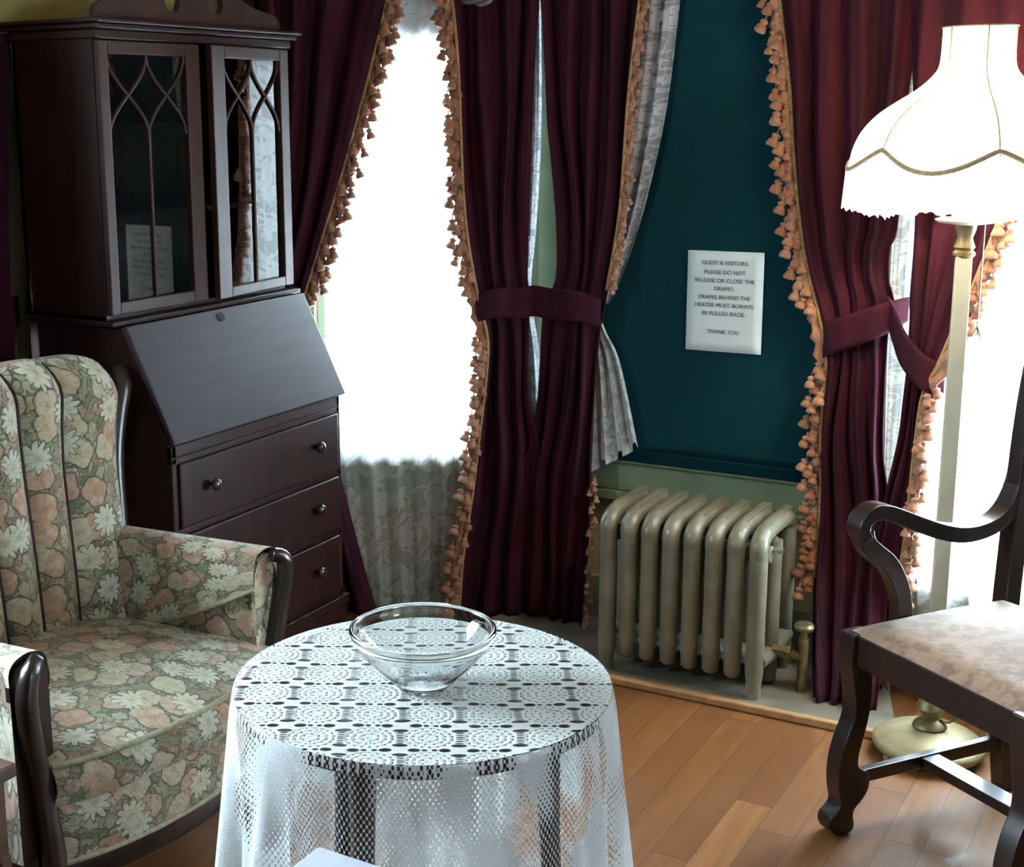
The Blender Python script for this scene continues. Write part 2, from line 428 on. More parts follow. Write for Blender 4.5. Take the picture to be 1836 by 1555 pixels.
        if bevel:
            md = ob.modifiers.new('bevel', 'BEVEL'); md.width = bevel; md.segments = 2; md.limit_method = 'ANGLE'; md.angle_limit = R(35); md.harden_normals = True
        if sub:
            md = ob.modifiers.new('sub', 'SUBSURF'); md.levels = sub; md.render_levels = sub
        if parent:
            ob.parent = parent; ob.location = -parent.matrix_world.translation if not parent.rotation_euler.z else ob.location
            ob.matrix_parent_inverse = Matrix.Identity(4)
        return ob
def thing(name, label, cat, loc=(0, 0, 0), group=None):
    o_ = bpy.data.objects.new(name, None); C.objects.link(o_); o_.location = loc; o_.empty_display_size = .1
    o_.matrix_world = Matrix.Translation(loc)
    tag(o_, label, cat, group); return o_
def tag(o_, label, cat, group=None, kind=None):
    if label: o_['label'] = label
    if cat: o_['category'] = cat
    if group: o_['group'] = group
    if kind: o_['kind'] = kind
    return o_
def struct(name, mb, mat, **k): o_ = mb.build(name, mat, **k); o_['kind'] = 'structure'; return o_
def child(o_, parent, loc=None):
    """parent a mesh built in world coordinates under a thing placed at loc"""
    o_.parent = parent; return o_
def crv(pts, n=10):                         # Catmull-Rom through points of any dimension
    out = []; P = [Vector(q) for q in pts]
    for i in range(len(P) - 1):
        p0, p1, p2, p3 = P[max(i - 1, 0)], P[i], P[i + 1], P[min(i + 2, len(P) - 1)]
        for k in range(n):
            t = k / n; out.append(.5 * ((2 * p1) + (p2 - p0) * t + (2 * p0 - 5 * p1 + 4 * p2 - p3) * t * t + (3 * p1 - p0 - 3 * p2 + p3) * t ** 3))
    out.append(P[-1]); return out
def interp(tab, x):                         # tab sorted by key descending or ascending
    T = sorted(tab)
    if x <= T[0][0]: return T[0][1]
    for (a0, b0), (a1, b1) in zip(T, T[1:]):
        if x <= a1:
            t = (x - a0) / (a1 - a0); return b0 + (b1 - b0) * t
    return T[-1][1]
def smoothtab(tab, n=8):                    # resample a (key, value) table smoothly
    T = sorted(tab); q = crv([(a, b) for a, b in T], n); return [(v_.x, v_.y) for v_ in q]

# ------------------------------------------------------------------ room shell
def wall(name, P0, P1, nrm, z0=0, z1=H, holes=(), mat='ochre_wall', low=None, thick=.14):
    """wall from P0 to P1 with rectangular openings (a0,a1,z0,z1); thickness on the outside"""
    t = (P1 - P0); L = t.length; t.normalize(); mb = MB()
    T = lambda q: P0 + t * q.x + nrm * q.y + Vector((0, 0, q.z))
    xs = sorted({0, L, *[h[0] for h in holes], *[h[1] for h in holes]})
    for a0, a1 in zip(xs, xs[1:]):
        hs = sorted([(h[2], h[3]) for h in holes if h[0] <= a0 + 1e-6 and h[1] >= a1 - 1e-6])
        z = z0
        for h0, h1 in hs: mb.box(a0, a1, 0, thick, z, h0, T); z = h1
        mb.box(a0, a1, 0, thick, z, z1, T)
    return struct(name, mb, mat)
mb = MB(); mb.box(-3.0, 2.5, -2.5, 4.2, -.05, 0); struct('floor', mb, 'oak_floor')
mb = MB(); mb.box(-3.0, 2.5, -2.5, 4.2, H, H + .05); struct('ceiling', mb, 'ceiling_white')
wall('wall_left', Vector((-2.72, -2.2, 0)), A0, Vector((-1, 0, 0)), holes=[(2.95, 3.75, .75, 1.95), (4.0, 4.5, .55, 1.62)])
wall('wall_bay_left', A0, AB, nA, holes=[(.30, .88, .50, 1.98)], mat='tan_wall')
wall('wall_bay_centre', AB, BC, nB, holes=[(.145, .925, .54, 1.98)], mat='tan_wall')
wall('wall_bay_right', BC, C1, nC, holes=[(.04, .74, .34, 2.15)], mat='tan_wall')
wall('wall_front', C1, Vector((2.2, C1.y, 0)), nB, mat='wainscot_brown')
wall('wall_right', Vector((2.2, C1.y + .14, 0)), Vector((2.2, -2.2, 0)), Vector((1, 0, 0)), holes=[(2.3, 2.9, 1.25, 1.85)], mat='wainscot_brown')  # hole is for the added, unseen fill window
wall('wall_back', Vector((2.34, -2.2, 0)), Vector((-2.86, -2.2, 0)), Vector((0, -1, 0)), mat='wainscot_brown')

def casing(name, P0, t, n, a0, a1, z0, z1, w=.075, d=.03, mid=True, glass=True, left=None, right=None, apron=True, zmid=None):
    """painted casing round an opening, sash, stool and glass; P0 + t*a, n outward"""
    T = lambda q: P0 + t * q.x + n * q.y + Vector((0, 0, q.z))
    r = thing(name, None, None, (0, 0, 0)); r['kind'] = 'structure'
    m_ = MB(); lw = left or w; rw = right or w
    m_.box(a0 - lw, a0, -d, 0, z0 - .02, z1 + w, T); m_.box(a1, a1 + rw, -d, 0, z0 - .02, z1 + w, T); m_.box(a0 - lw, a1 + rw, -d, 0, z1, z1 + w, T)
    m_.box(a0 - .012, a0, -.0, .13, z0, z1, T); m_.box(a1, a1 + .012, 0, .13, z0, z1, T); m_.box(a0, a1, 0, .13, z0 - .012, z0 + .003, T); m_.box(a0, a1, 0, .13, z1, z1 + .012, T)
    m_.build('window_casing', 'sage_paint', r, bevel=.004)
    m_ = MB(); m_.box(a0 - lw, a1 + rw, -.058, .02, z0 - .028, z0, T); m_.build('window_sill', 'sage_paint', r, bevel=.006)
    if apron:
        m_ = MB(); m_.box(a0 - lw, a1 + rw, -.024, 0, z0 - .12, z0 - .028, T); m_.box(a0 - lw, a1 + rw, -.034, 0, z0 - .15, z0 - .12, T); m_.build('window_apron', 'sage_paint', r, bevel=.004)
    m_ = MB(); s_ = .042; zm = zmid or (z0 + z1) / 2
    for y0, za, zb in ((.045, z0, zm + .02), (.08, zm - .02, z1)):
        m_.box(a0, a0 + s_, y0, y0 + .03, za, zb, T); m_.box(a1 - s_, a1, y0, y0 + .03, za, zb, T)
        m_.box(a0, a1, y0, y0 + .03, za, za + (.075 if za == z0 else .04), T); m_.box(a0, a1, y0, y0 + .03, zb - .04, zb, T)
    m_.build('window_sash', 'window_paint', r, bevel=.003)
    if glass:
        m_ = MB(); 
        for y0, za, zb in ((.06, z0, zm), (.095, zm, z1)): m_.poly([T(Vector(q)) for q in ((a0, y0, za), (a1, y0, za), (a1, y0, zb), (a0, y0, zb))])
        m_.build('window_pane', 'pane_glass', r)
    return r
casing('window_1', A0, tA, nA, .30, .88, .50, 1.98, left=.08, right=.10, zmid=1.74)
casing('window_2', AB, tB, nB, .145, .925, .54, 1.98, left=.145, right=.142)
casing('window_3', BC, tC, nC, .04, .74, .34, 2.15, left=.035, right=.1, apron=False, zmid=1.25)
casing('window_6', Vector((-2.72, -2.2, 0)), Vector((0, 1, 0)), Vector((-1, 0, 0)), 2.95, 3.75, .75, 1.95)
casing('window_4', Vector((-2.72, -2.2, 0)), Vector((0, 1, 0)), Vector((-1, 0, 0)), 4.0, 4.5, .55, 1.62, left=.09, right=.27)
casing('fill_window_right', Vector((2.2, C1.y + .14, 0)), Vector((0, -1, 0)), Vector((1, 0, 0)), 2.3, 2.9, 1.25, 1.85)  # unseen window, added to let fill light into the room
def base(name, P0, P1, n):
    t = (P1 - P0); L = t.length; t.normalize(); m_ = MB()
    T = lambda q: P0 + t * q.x + n * q.y + Vector((0, 0, q.z))
    m_.box(0, L, -.018, 0, 0, .14, T); struct(name, m_, 'sage_paint', bevel=.003)
base('baseboard_left', Vector((-2.72, -2.2, 0)), A0, Vector((-1, 0, 0)))
base('baseboard_bay_left', A0, AB, nA)
base('baseboard_bay_centre', AB, BC, nB)
base('baseboard_bay_right', BC, C1, nC)
base('baseboard_front', C1, Vector((2.2, C1.y, 0)), nB)
# raised grey board under the radiator with an oak nosing
mb = MB(); mb.poly([AB + Vector((-.10, -.46, .018)), BC + Vector((.14, -.46, .018)), BC + Vector((.012, -.02, .018)), AB + Vector((-.012, -.02, .018))])
mb.poly([AB + Vector((-.10, -.46, .001)), BC + Vector((.14, -.46, .001)), BC + Vector((.14, -.46, .018)), AB + Vector((-.10, -.46, .018))])
struct('trim_1', mb, 'board_grey')
mb = MB(); mb.box(-1.98, -.64, 3.372, 3.395, 0, .022); struct('trim_2', mb, 'oak_strip', bevel=.005)
# picture rail in the dark corner on the left
mb = MB(); mb.box(-2.72, -2.70, -2.2, 3.3, 2.2, 2.26); struct('trim_3', mb, 'sage_paint', bevel=.004)

# ------------------------------------------------------------------ drapes
tassel_me = None
def tassel_mesh():
    global tassel_me
    if tassel_me: return tassel_me
    m_ = MB(); m_.tube([(0, 0, 0), (0, 0, -.020)], .0014, 5)
    m_.lathe([(.002, -.011), (.0060, -.014), (.0076, -.018), (.0048, -.022), (.0078, -.027), (.0098, -.034), (.0102, -.039), (.0085, -.042), (.003, -.041)], seg=8)
    o_ = m_.build('tassel', 'tassel_thread', smooth_=True, angle=180); tassel_me = o_.data
    bpy.data.objects.remove(o_); return tassel_me
def drape(name, label, P0, t, n, inner, outer, ztop, zbot, folds, off=.115, amp=.018, seed=0, tie=None, fringe=True, group=None, mat='burgundy_velvet', fr_from=None, tsl=1.0, side=None, zones=None, puddle=0):
    rnd = random.Random(seed); I = smoothtab(inner); O = smoothtab(outer)
    ph = [rnd.uniform(0, 6.28) for _ in range(4)]
    sgn = 1 if interp(I, ztop) > interp(O, ztop) else -1
    ztie = tie[0] if tie else .97
    base_ = P0 + t * interp(O, zbot); r = thing(name, label, 'curtain', (base_.x, base_.y, 0), group)
    def pos(s, z):
        a_ = interp(O, z) * (1 - s) + interp(I, z) * s
        g = math.exp(-((z - ztie) / .22) ** 2) if tie else 0
        A_ = amp * (1 - .55 * g)
        sw = s + .02 * math.sin(3 * z + ph[0]) + .03 * math.sin(s * 5 + ph[1])
        f = math.sin(2 * PI * folds * sw + ph[2]); f = math.copysign(abs(f) ** .95, f)
        f2 = math.sin(2 * PI * folds * 2.3 * sw + ph[3] + z * .8)
        d = off + A_ * (f + .28 * f2) + .02 * g
        hem = max(0, (.35 - z)) * .10 + 2 * puddle * max(0, (.55 - z) / .55) ** 1.5
        q = P0 + t * (a_ + .006 * math.sin(7 * z + s * 9 + ph[1])) - n * (d + hem * .5); q.z = z; return q
    nz = 90; m_ = MB(); loc = r.location
    zf = lambda v_: ztop + (zbot - ztop) * v_
    m_.grid(int(folds * 22), nz, lambda u_, v_: pos(u_, zf(v_)) - loc, lambda u_, v_: (u_ * .9, v_ * 2.4))
    b_ = m_.build('drape_panel', mat, None, smooth_=True, angle=180, solid=.004); child(b_, r)
    if fringe:
        zs = [ztop + (zbot + .02 - ztop) * k / 260 for k in range(261)]
        P = [pos(1.0, z) for z in zs]; L = 0; step = .0195; nxt = .0; k_ = 0
        m_ = MB(); bp = [q - n * .004 - loc for q in P[::4] if not zones or any(a0_ < q.z < a1_ for a0_, a1_ in zones[:1])]
        m_.tube(bp, [(.0055, .0075)] * len(bp), 8, upv=n)
        br = m_.build('fringe_braid', 'braid', None, smooth_=True, angle=180); child(br, r)
        skips = tie and (tie[0] - tie[1] / 2, tie[0] + tie[1] / 2)
        m_ = MB(); od = t * sgn; Q = [q for q in P[::2] if not zones or any(a0_ < q.z < a1_ for a0_, a1_ in zones[:1])]
        m_.grid(len(Q) - 1, 3, lambda u_, v_: Q[round(u_ * (len(Q) - 1))] - loc + od * (.004 + v_ * (.024 + .006 * math.sin(u_ * 260)) * tsl) - n * (.004 + .006 * math.sin(u_ * 190 + v_)) - Vector((0, 0, .012 * v_)), lambda u_, v_: (u_, v_))
        nt_ = m_.build('fringe_net', 'tassel_thread', None, smooth_=True, angle=180, solid=.003); child(nt_, br)
        cnt = 0
        for i in range(1, len(P)):
            L += (P[i] - P[i - 1]).length
            if L < nxt: continue
            nxt += step; k_ += 1
            if skips and skips[0] < P[i].z < skips[1]: continue
            if zones and not any(a0_ < P[i].z < a1_ for a0_, a1_ in zones): continue
            if cnt >= 99: break
            cnt += 1
            q = bpy.data.objects.new('tassel', tassel_mesh()); C.objects.link(q); q.parent = br
            outd = t * sgn
            d = (outd * rnd.uniform(-.05, .45) + Vector((0, 0, -1)) * 1.0 - n * rnd.uniform(-.1, .35)).normalized()
            q.rotation_euler = d.to_track_quat('-Z', 'Y').to_euler()
            sc_ = rnd.uniform(1.05, 1.35); q.scale = (sc_ * 1.25 * tsl, sc_ * 1.25 * tsl, sc_ * .9 * tsl)
            q.location = P[i] - loc + outd * (.006, .020, .034)[(k_ * 2) % 3] * tsl - n * rnd.uniform(0, .012)
    return r, pos
def band(name, label, pts, hts, group=None, th=.006):
    """tie-back: strip through points with half-heights"""
    P = crv(pts, 8); Hs = [interp([(i / (len(hts) - 1), h) for i, h in enumerate(hts)], k / (len(P) - 1)) for k in range(len(P))]
    c_ = P[0]; r = thing(name, label, 'curtain tie', c_, group); m_ = MB()
    m_.grid(len(P) - 1, 6, lambda u_, v_: P[round(u_ * (len(P) - 1))] - c_ + Vector((0, 0, (1 - 2 * v_) * Hs[round(u_ * (len(P) - 1))])) , lambda u_, v_: (u_, v_))
    b_ = m_.build('band', 'burgundy_velvet', None, smooth_=True, angle=180, solid=th); child(b_, r); return r

ZT = 2.12
G = 'burgundy drapes with tasselled edges in the bay'
drape('window_drape', 'burgundy drape left of the bright window, passing behind the secretary desk', AB, tA, nA,
      inner=[(ZT, -.37), (1.84, -.451), (1.609, -.51), (1.373, -.571), (1.147, -.649), (1.0, -.702), (.92, -.712), (.80, -.69), (.54, -.62), (.365, -.581), (.1, -.525), (.02, -.50)],
      outer=[(ZT, -.93), (1.8, -.92), (1.3, -.90), (1.0, -.87), (.9, -.87), (.5, -.88), (.02, -.88)], ztop=ZT, zbot=.02, folds=5, off=.125, amp=.018, seed=1, tie=(.95, .10), zones=[(.93, 2.2)])
drape('window_drape', 'dark burgundy drape between the bright window and the corner gap above the table', AB, tA, nA,
      inner=[(ZT, -.30), (1.837, -.265), (1.528, -.243), (1.21, -.218), (.98, -.185), (.88, -.165), (.75, -.170), (.609, -.181), (.401, -.198), (.188, -.232), (.02, -.25)],
      outer=[(ZT, -.006), (1.834, -.018), (1.526, -.028), (1.289, -.044), (1.079, -.051), (1.0, -.04), (.947, -.040), (.712, -.031), (.6, -.012), (.5, .0), (.02, .0)], ztop=ZT, zbot=.02, folds=3.3, off=.115, amp=.020, seed=2, tie=(.98, .12))
Bx = -1.862
drape('window_drape', 'dark burgundy drape hanging left of the teal blind, beside the radiator', AB, tB, nB,
      inner=[(ZT, .37), (1.819, .353), (1.524, .328), (1.295, .306), (1.091, .280), (.962, .263), (.897, .254), (.648, .238), (.428, .228), (.079, .222), (.02, .22)],
      outer=[(ZT, .03), (1.833, .055), (1.526, .070), (1.4, .088), (1.211, .118), (1.066, .125), (1.0, .10), (.95, .082), (.714, .056), (.56, .028), (.45, .0), (.188, .0), (.02, .0)], ztop=ZT, zbot=.02, folds=3.6, off=.115, amp=.018, seed=3, tie=(.98, .12), tsl=.6, zones=[(1.02, 2.2), (0, .5)])
drape('window_drape', 'burgundy drape right of the teal blind with peach tassels over the radiator end', AB, tB, nB,
      inner=[(ZT, .70), (1.802, .728), (1.634, .751), (1.378, .785), (1.161, .832), (.987, .885), (.90, .900), (.884, .903), (.80, .895), (.702, .886), (.562, .890), (.45, .902), (.30, .915), (.167, .935), (.02, .965)],
      outer=[(ZT, 1.075), (1.786, 1.072), (1.271, 1.062), (1.186, 1.044), (1.1, 1.044), (1.046, 1.06), (.957, 1.050), (.663, 1.062), (.498, 1.085), (.02, 1.12)], ztop=ZT, zbot=.02, folds=4.4, off=.115, amp=.018, seed=4, tie=(.96, .13), zones=[(.28, 2.2)], puddle=.22)
# right bay facet: positions measured along that wall
drape('window_drape', 'burgundy drape right of the corner gap, behind the floor lamp', BC, tC, nC,
      inner=[(ZT, .56), (1.6, .47), (1.143, .32), (1.03, .275), (.90, .225), (.826, .19), (.68, .18), (.455, .17), (.252, .14), (.02, .12)],
      outer=[(ZT, .03), (1.785, .045), (1.244, .095), (1.076, .112), (.964, .128), (.732, .122), (.518, .07), (.3, .03), (.02, .02)], ztop=ZT, zbot=.02, folds=3.6, off=.115, amp=.018, seed=5, tie=(.93, .13))
# left wall, seen as a dark sliver beside the desk
drape('window_drape', 'very dark drape at the left edge beside the narrow green gap', Vector((-2.72, 0, 0)), Vector((0, 1, 0)), Vector((-1, 0, 0)),
      inner=[(1.8, 2.50), (1.72, 2.494), (1.47, 2.474), (1.34, 2.466), (1.10, 2.437), (1.0, 2.44), (.95, 2.432), (.6, 2.42), (.02, 2.42)],
      outer=[(ZT, 1.72), (.9, 1.74), (.02, 1.72)], ztop=1.72, zbot=.02, folds=6, off=.090, amp=.016, seed=6, tie=(1.02, .12), fringe=False)

# tie-backs
GT = None
a = lambda s_, d: AB + tA * s_ - nA * d
bpt = lambda s_, d: AB + tB * s_ - nB * d
Zv = lambda z: Vector((0, 0, z))
band('curtain_tieback', 'dark tie-back gathering the two drapes between bright window and teal blind',
     [a(-.195, .145) + Zv(.965), a(-.14, .168) + Zv(.985), a(-.06, .160) + Zv(.985), (a(0, .15) + bpt(0, .15)) / 2 + Vector((.02, -.01, .99)), bpt(.12, .160) + Zv(.985), bpt(.20, .168) + Zv(.985), bpt(.262, .145) + Zv(.965)], [.04, .045, .045, .045, .04])
band('curtain_tieback', 'burgundy band tied round the drape right of the teal blind',
     [bpt(.885, .115) + Zv(.925), bpt(.91, .158) + Zv(.945), bpt(.98, .172) + Zv(.975), bpt(1.05, .16) + Zv(1.005), bpt(1.10, .13) + Zv(1.03)], [.045, .045, .045, .042, .03])
cpt = lambda s_, d: BC + tC * s_ - nC * d
band('curtain_tieback', 'burgundy band sloping down behind the floor lamp pole',
     [cpt(.04, .12) + Zv(1.035), cpt(.09, .150) + Zv(1.0), cpt(.14, .165) + Zv(.94), cpt(.20, .160) + Zv(.89), cpt(.235, .12) + Zv(.87)], [.025, .04, .045, .045, .04])

band('curtain_tieback', 'dark tie-back across the narrow green gap at the left edge',
     [Vector((-2.615, 2.28, .99)), Vector((-2.604, 2.36, 1.01)), Vector((-2.615, 2.43, 1.035)), Vector((-2.655, 2.475, 1.045)), Vector((-2.685, 2.53, 1.05))], [.045, .045, .042, .040, .038])
# lace: full sheer on the bright window, linings beside the drapes
def sheer(name, label, P0, t, n, left, right, ztop, zbot, folds, off, amp, mat, seed, cat='lace curtain', uvs=1.0, hem=None):
    rnd = random.Random(seed); ph = [rnd.uniform(0, 6) for _ in range(3)]; Lt = smoothtab(left); Rt = smoothtab(right)
    q0 = P0 + t * interp(Lt, zbot); r0 = Vector((q0.x, q0.y, 0)); m_ = MB()
    def pos(u_, v_):
        zb = zbot + (hem(u_) if hem else 0); z = ztop + (zb - ztop) * v_
        a_ = interp(Lt, z) * (1 - u_) + interp(Rt, z) * u_
        d = off + amp * math.sin(2 * PI * folds * u_ + ph[0] + .8 * math.sin(2 * z)) + .3 * amp * math.sin(2 * PI * folds * 2.7 * u_ + ph[1])
        q = P0 + t * a_ - n * d; q.z = z; return q - r0
    m_.grid(max(20, int(folds * 14)), 50, pos, lambda u_, v_: ((interp(Lt, zbot) * (1 - u_) + interp(Rt, zbot) * u_) * 1.25 * uvs, (ztop + (zbot - ztop) * v_) * uvs))
    o_ = m_.build(name, mat, None, smooth_=True, angle=180); o_.location = r0; tag(o_, label, cat); return o_
sheer('lace_curtain', 'white floral lace sheer hanging across the bright window down to the floor', AB, tA, nA,
      [(ZT, -.62), (1.2, -.64), (.6, -.645), (.02, -.60)], [(ZT, -.10), (.6, -.12), (.02, -.16)], ZT, .03, 7, .076, .009, 'lace_sheer', 11)
sheer('lace_curtain', 'silvery lace lining curving down along the left edge of the teal blind', AB, tB, nB,
      [(ZT, .30), (1.8, .32), (1.2, .26), (.98, .20), (.97, .20)], [(ZT, .475), (1.815, .448), (1.524, .418), (1.25, .360), (1.06, .298), (.985, .262)], ZT, .985, 2.5, .086, .006, 'lace_lining', 12)
sheer('lace_curtain', 'flared lace lining end hanging below the tie beside the teal blind', AB, tB, nB,
      [(.95, .20), (.8, .215), (.5, .22)], [(.93, .248), (.90, .262), (.819, .304), (.595, .361), (.55, .372)], .93, .485, 3, .092, .012, 'lace_warm', 13, hem=lambda u_: u_ * .09 + (.02 if (u_ * 3) % 1 > .5 else 0))
sheer('lace_curtain', 'thin silver lace strip in the corner gap left of the green trim', AB, tA, nA,
      [(1.9, -.05), (1.289, -.07), (.55, -.05)], [(1.95, -.012), (1.5, -.004), (1.2, -.016), (1.0, -.03), (.8, .0), (.55, .015)], 1.95, .5, 1.5, .075, .006, 'lace_lining', 14)
sheer('lace_curtain', 'white lace lining tucked behind the drapes in the gap left of the lamp', AB, tB, nB,
      [(2.0, 1.06), (1.2, 1.04), (.5, 1.06)], [(2.0, 1.098), (1.27, 1.122), (1.15, 1.118), (1.0, 1.12), (.9, 1.142), (.75, 1.128), (.5, 1.105), (.4, 1.10)], 2.0, .42, 1.5, .085, .008, 'lace_warm', 15)
sheer('lace_curtain', 'white lace sheer over the window at the right edge, behind the armchair', BC, tC, nC,
      [(2.1, .06), (.02, .12)], [(2.1, .80), (.02, .78)], 2.1, .03, 8, .076, .009, 'lace_sheer', 16)
# roller blind at the top of the bright window
r = thing('roller_blind', 'short grey-green roller blind rolled up above the bright window', 'window blind', AB + tA * -.35 + Zv(1.705))
m_ = MB(); T = lambda q: tA * q.x + nA * q.y + Zv(q.z)
m_.box(-.255, .255, .018, .021, 0, .30, T); o_ = m_.build('blind_cloth', 'silver_ribbon'); child(o_, r)
m_ = MB(); m_.box(-.255, .255, .012, .027, -.012, .004, T); o_ = m_.build('hem_bar', 'sage_paint'); child(o_, r)

# teal blind over the centre window
r = thing('roller_blind', 'large dark teal roller blind drawn down over the middle window', 'window blind', (-1.333, 3.78, .53))
m_ = MB(); m_.grid(40, 60, lambda u_, v_: (-.44 + .88 * u_, -.004 + .0018 * math.sin(u_ * 17 + v_ * 5) , .03 + 1.47 * v_), lambda u_, v_: (u_, v_)); o_ = m_.build('blind_cloth', 'teal_blind', smooth_=True, angle=180, solid=.0015); child(o_, r)
m_ = MB(); m_.box(-.44, .44, -.014, .004, -.005, .030); o_ = m_.build('hem_bar', 'teal_hem', bevel=.004); child(o_, r)
m_ = MB(); m_.tube([(-.44, .005, 1.51), (.44, .005, 1.51)], .022, 14); o_ = m_.build('roller', 'teal_blind', smooth_=True); child(o_, r)

# paper notice on the blind
def text_mesh(body, size, loc, rot_z=0, mat='ink', normal_y=-1, parent=None, ext=.0002):
    cu = bpy.data.curves.new('t', 'FONT'); cu.body = body; cu.size = size; cu.align_x = 'CENTER'; cu.align_y = 'CENTER'; cu.extrude = ext
    tmp = bpy.data.objects.new('t', cu); C.objects.link(tmp); dg = bpy.context.evaluated_depsgraph_get(); dg.update()
    me = bpy.data.meshes.new_from_object(tmp.evaluated_get(dg)); bpy.data.objects.remove(tmp)
    me.transform(Matrix.Rotation(rot_z, 4, 'Z') @ Matrix.Translation(loc) @ Matrix.Rotation(PI / 2, 4, 'X'))
    me.materials.clear(); me.materials.append(M[mat]); return me
r = thing('paper_notice', 'white paper notice with printed capital letters stuck on the teal blind', 'sign', (-1.265, 3.770, 1.01))
r.rotation_euler = (0, R(-.3), 0)
m_ = MB(); m_.grid(8, 10, lambda u_, v_: (-.108 + .216 * u_, -.0008 - .002 * math.sin(PI * u_) , -.1395 + .279 * v_), lambda u_, v_: (u_, v_)); o_ = m_.build('sheet', 'paper', smooth_=True, angle=180, solid=.0006); child(o_, r)
lines = [('GUEST & VISITORS,', .107), ('PLEASE DO NOT', .081), ('RELEASE OR CLOSE THE', .058), ('DRAPES.', .036), ('DRAPES BEHIND THE', .012), ('HEATER MUST ALWAYS', -.010), ('BE PULLED BACK.', -.033), ('THANK YOU', -.084)]
for tx, z_ in lines:
    o_ = bpy.data.objects.new('lettering', text_mesh(tx, .0158, (0, -.0044, z_))); C.objects.link(o_); child(o_, r)

# beaded blind cord in the corner gap and silver ribbon loop at the top
r = thing('blind_cord', 'beaded pull cord loop hanging in the corner gap', 'cord', AB + tA * -.03 - nA * .085 + Zv(1.9))
m_ = MB(); pts = [(-.002, 0, 0), (-.012, 0, -.45), (-.022, 0, -.70), (-.024, -.004, -.80), (-.012, -.006, -.825), (-.002, -.004, -.80), (-.012, 0, -.72), (-.010, 0, -.45), (.002, 0, 0)]
m_.tube(crv(pts, 8), .0014, 6); o_ = m_.build('cord', 'cream_paint', smooth_=True); child(o_, r)
m_ = MB()
for q in crv(pts[2:7], 10)[::2]: m_.lathe([(.0005, -.0022), (.0022, -.001), (.0022, .001), (.0005, .0022)], q, 8)
o_ = m_.build('beads', 'steel', smooth_=True); child(o_, r)
r0 = AB + tA * -.20 - nA * .15 + Zv(1.845)
m_ = MB()
for k, (w_, h_) in enumerate(((.045, .035), (.03, .05))):
    P = [Vector((w_ * math.sin(a_) * (1 if k else 1) - .01 + .035 * k, -.012 * math.cos(a_ * 2), h_ * .5 * math.cos(a_))) for a_ in [2 * PI * j / 20 for j in range(21)]]
    m_.tube(P, [(.003, .006)] * 21, 8, cap=False)
o_ = m_.build('ribbon_loop', 'grey_ribbon', smooth_=True, angle=180); o_.location = r0
tag(o_, 'small grey ribbon loop pinned on the dark drape at the top', 'ribbon')

# ------------------------------------------------------------------ secretary desk
D0 = Vector((-2.39, 2.85, 0))
desk = thing('secretary_desk', 'dark mahogany slant-front secretary desk with glazed bookcase on top', 'desk', D0)
def dpart(m_, name, mat, parent=desk, **k):
    m_.v = [tuple(Vector(q) - D0) for q in m_.v]; o_ = m_.build(name, mat, **k); o_.parent = parent
    if parent is not desk: o_.matrix_parent_inverse = Matrix.Identity(4)
    return o_
XF = -2.165; Y0, Y1 = 2.492, 3.205
mb = MB(); prof = [(-2.61, .10), (-2.61, 1.035), (-2.305, 1.035), (-2.178, .765), (-2.178, .10)]
mb.prism(prof, lambda a_, b_, c_: Vector((a_, Y0 + c_, b_)), Y1 - Y0)
for z_ in (.722, .543, .372, .188): mb.box(XF - .02, XF - .004, Y0, Y1, z_ - .009, z_ + .009)
for z_ in (.7, ): mb.box(XF - .02, XF - .004, Y0, Y1, .73, .76)
for y_ in (Y0, Y1 - .018): mb.box(XF - .02, XF - .004, y_, y_ + .018, .18, .76)
dpart(mb, 'carcass', 'mahogany', bevel=.003)
mb = MB(); mb.box(-2.62, XF + .010, Y0 - .012, Y1 + .012, .155, .182); mb.box(-2.61, XF + .002, Y0 - .006, Y1 + .006, .12, .155)
mb.prism([(Y0 - .006, .0), (Y0 + .09, .0), (Y0 + .12, .07), (Y0 + .17, .09), (Y1 - .17, .09), (Y1 - .12, .07), (Y1 - .09, 0), (Y1 + .006, 0), (Y1 + .006, .13), (Y0 - .006, .13)], lambda a_, b_, c_: Vector((XF - .02 + c_, a_, b_)), .018)
mb.box(-2.61, -2.58, Y0, Y0 + .05, 0, .13); mb.box(-2.61, -2.58, Y1 - .05, Y1, 0, .13)
for y_ in (Y0 - .004, Y1 - .012): mb.box(-2.61, XF - .004, y_, y_ + .016, .0, .13)
dpart(mb, 'plinth', 'mahogany', bevel=.003)
for z0_, z1_, ys in ((.553, .714, (2.62, 3.07)), (.382, .534, (2.62, 3.065)), (.198, .363, (2.62, 3.06))):
    mb = MB(); mb.box(XF - .02, XF + .004, Y0 + .02, Y1 - .02, z0_, z1_); d_ = dpart(mb, 'drawer', 'mahogany', bevel=.005)
    for y_ in ys:
        mb = MB(); prof = [(.005, 0), (.006, .010), (.009, .013), (.0145, .018), (.0155, .023), (.012, .029), (.004, .031)]; mb.lathe(prof, (0, 0, 0), 20)
        zc = (z0_ + z1_) / 2 + .01
        mb.v = [(q[2] + XF + .003, q[0] + y_, q[1] + zc) for q in mb.v]
        dpart(mb, 'knob', 'knob_metal', d_, smooth_=True, angle=50)
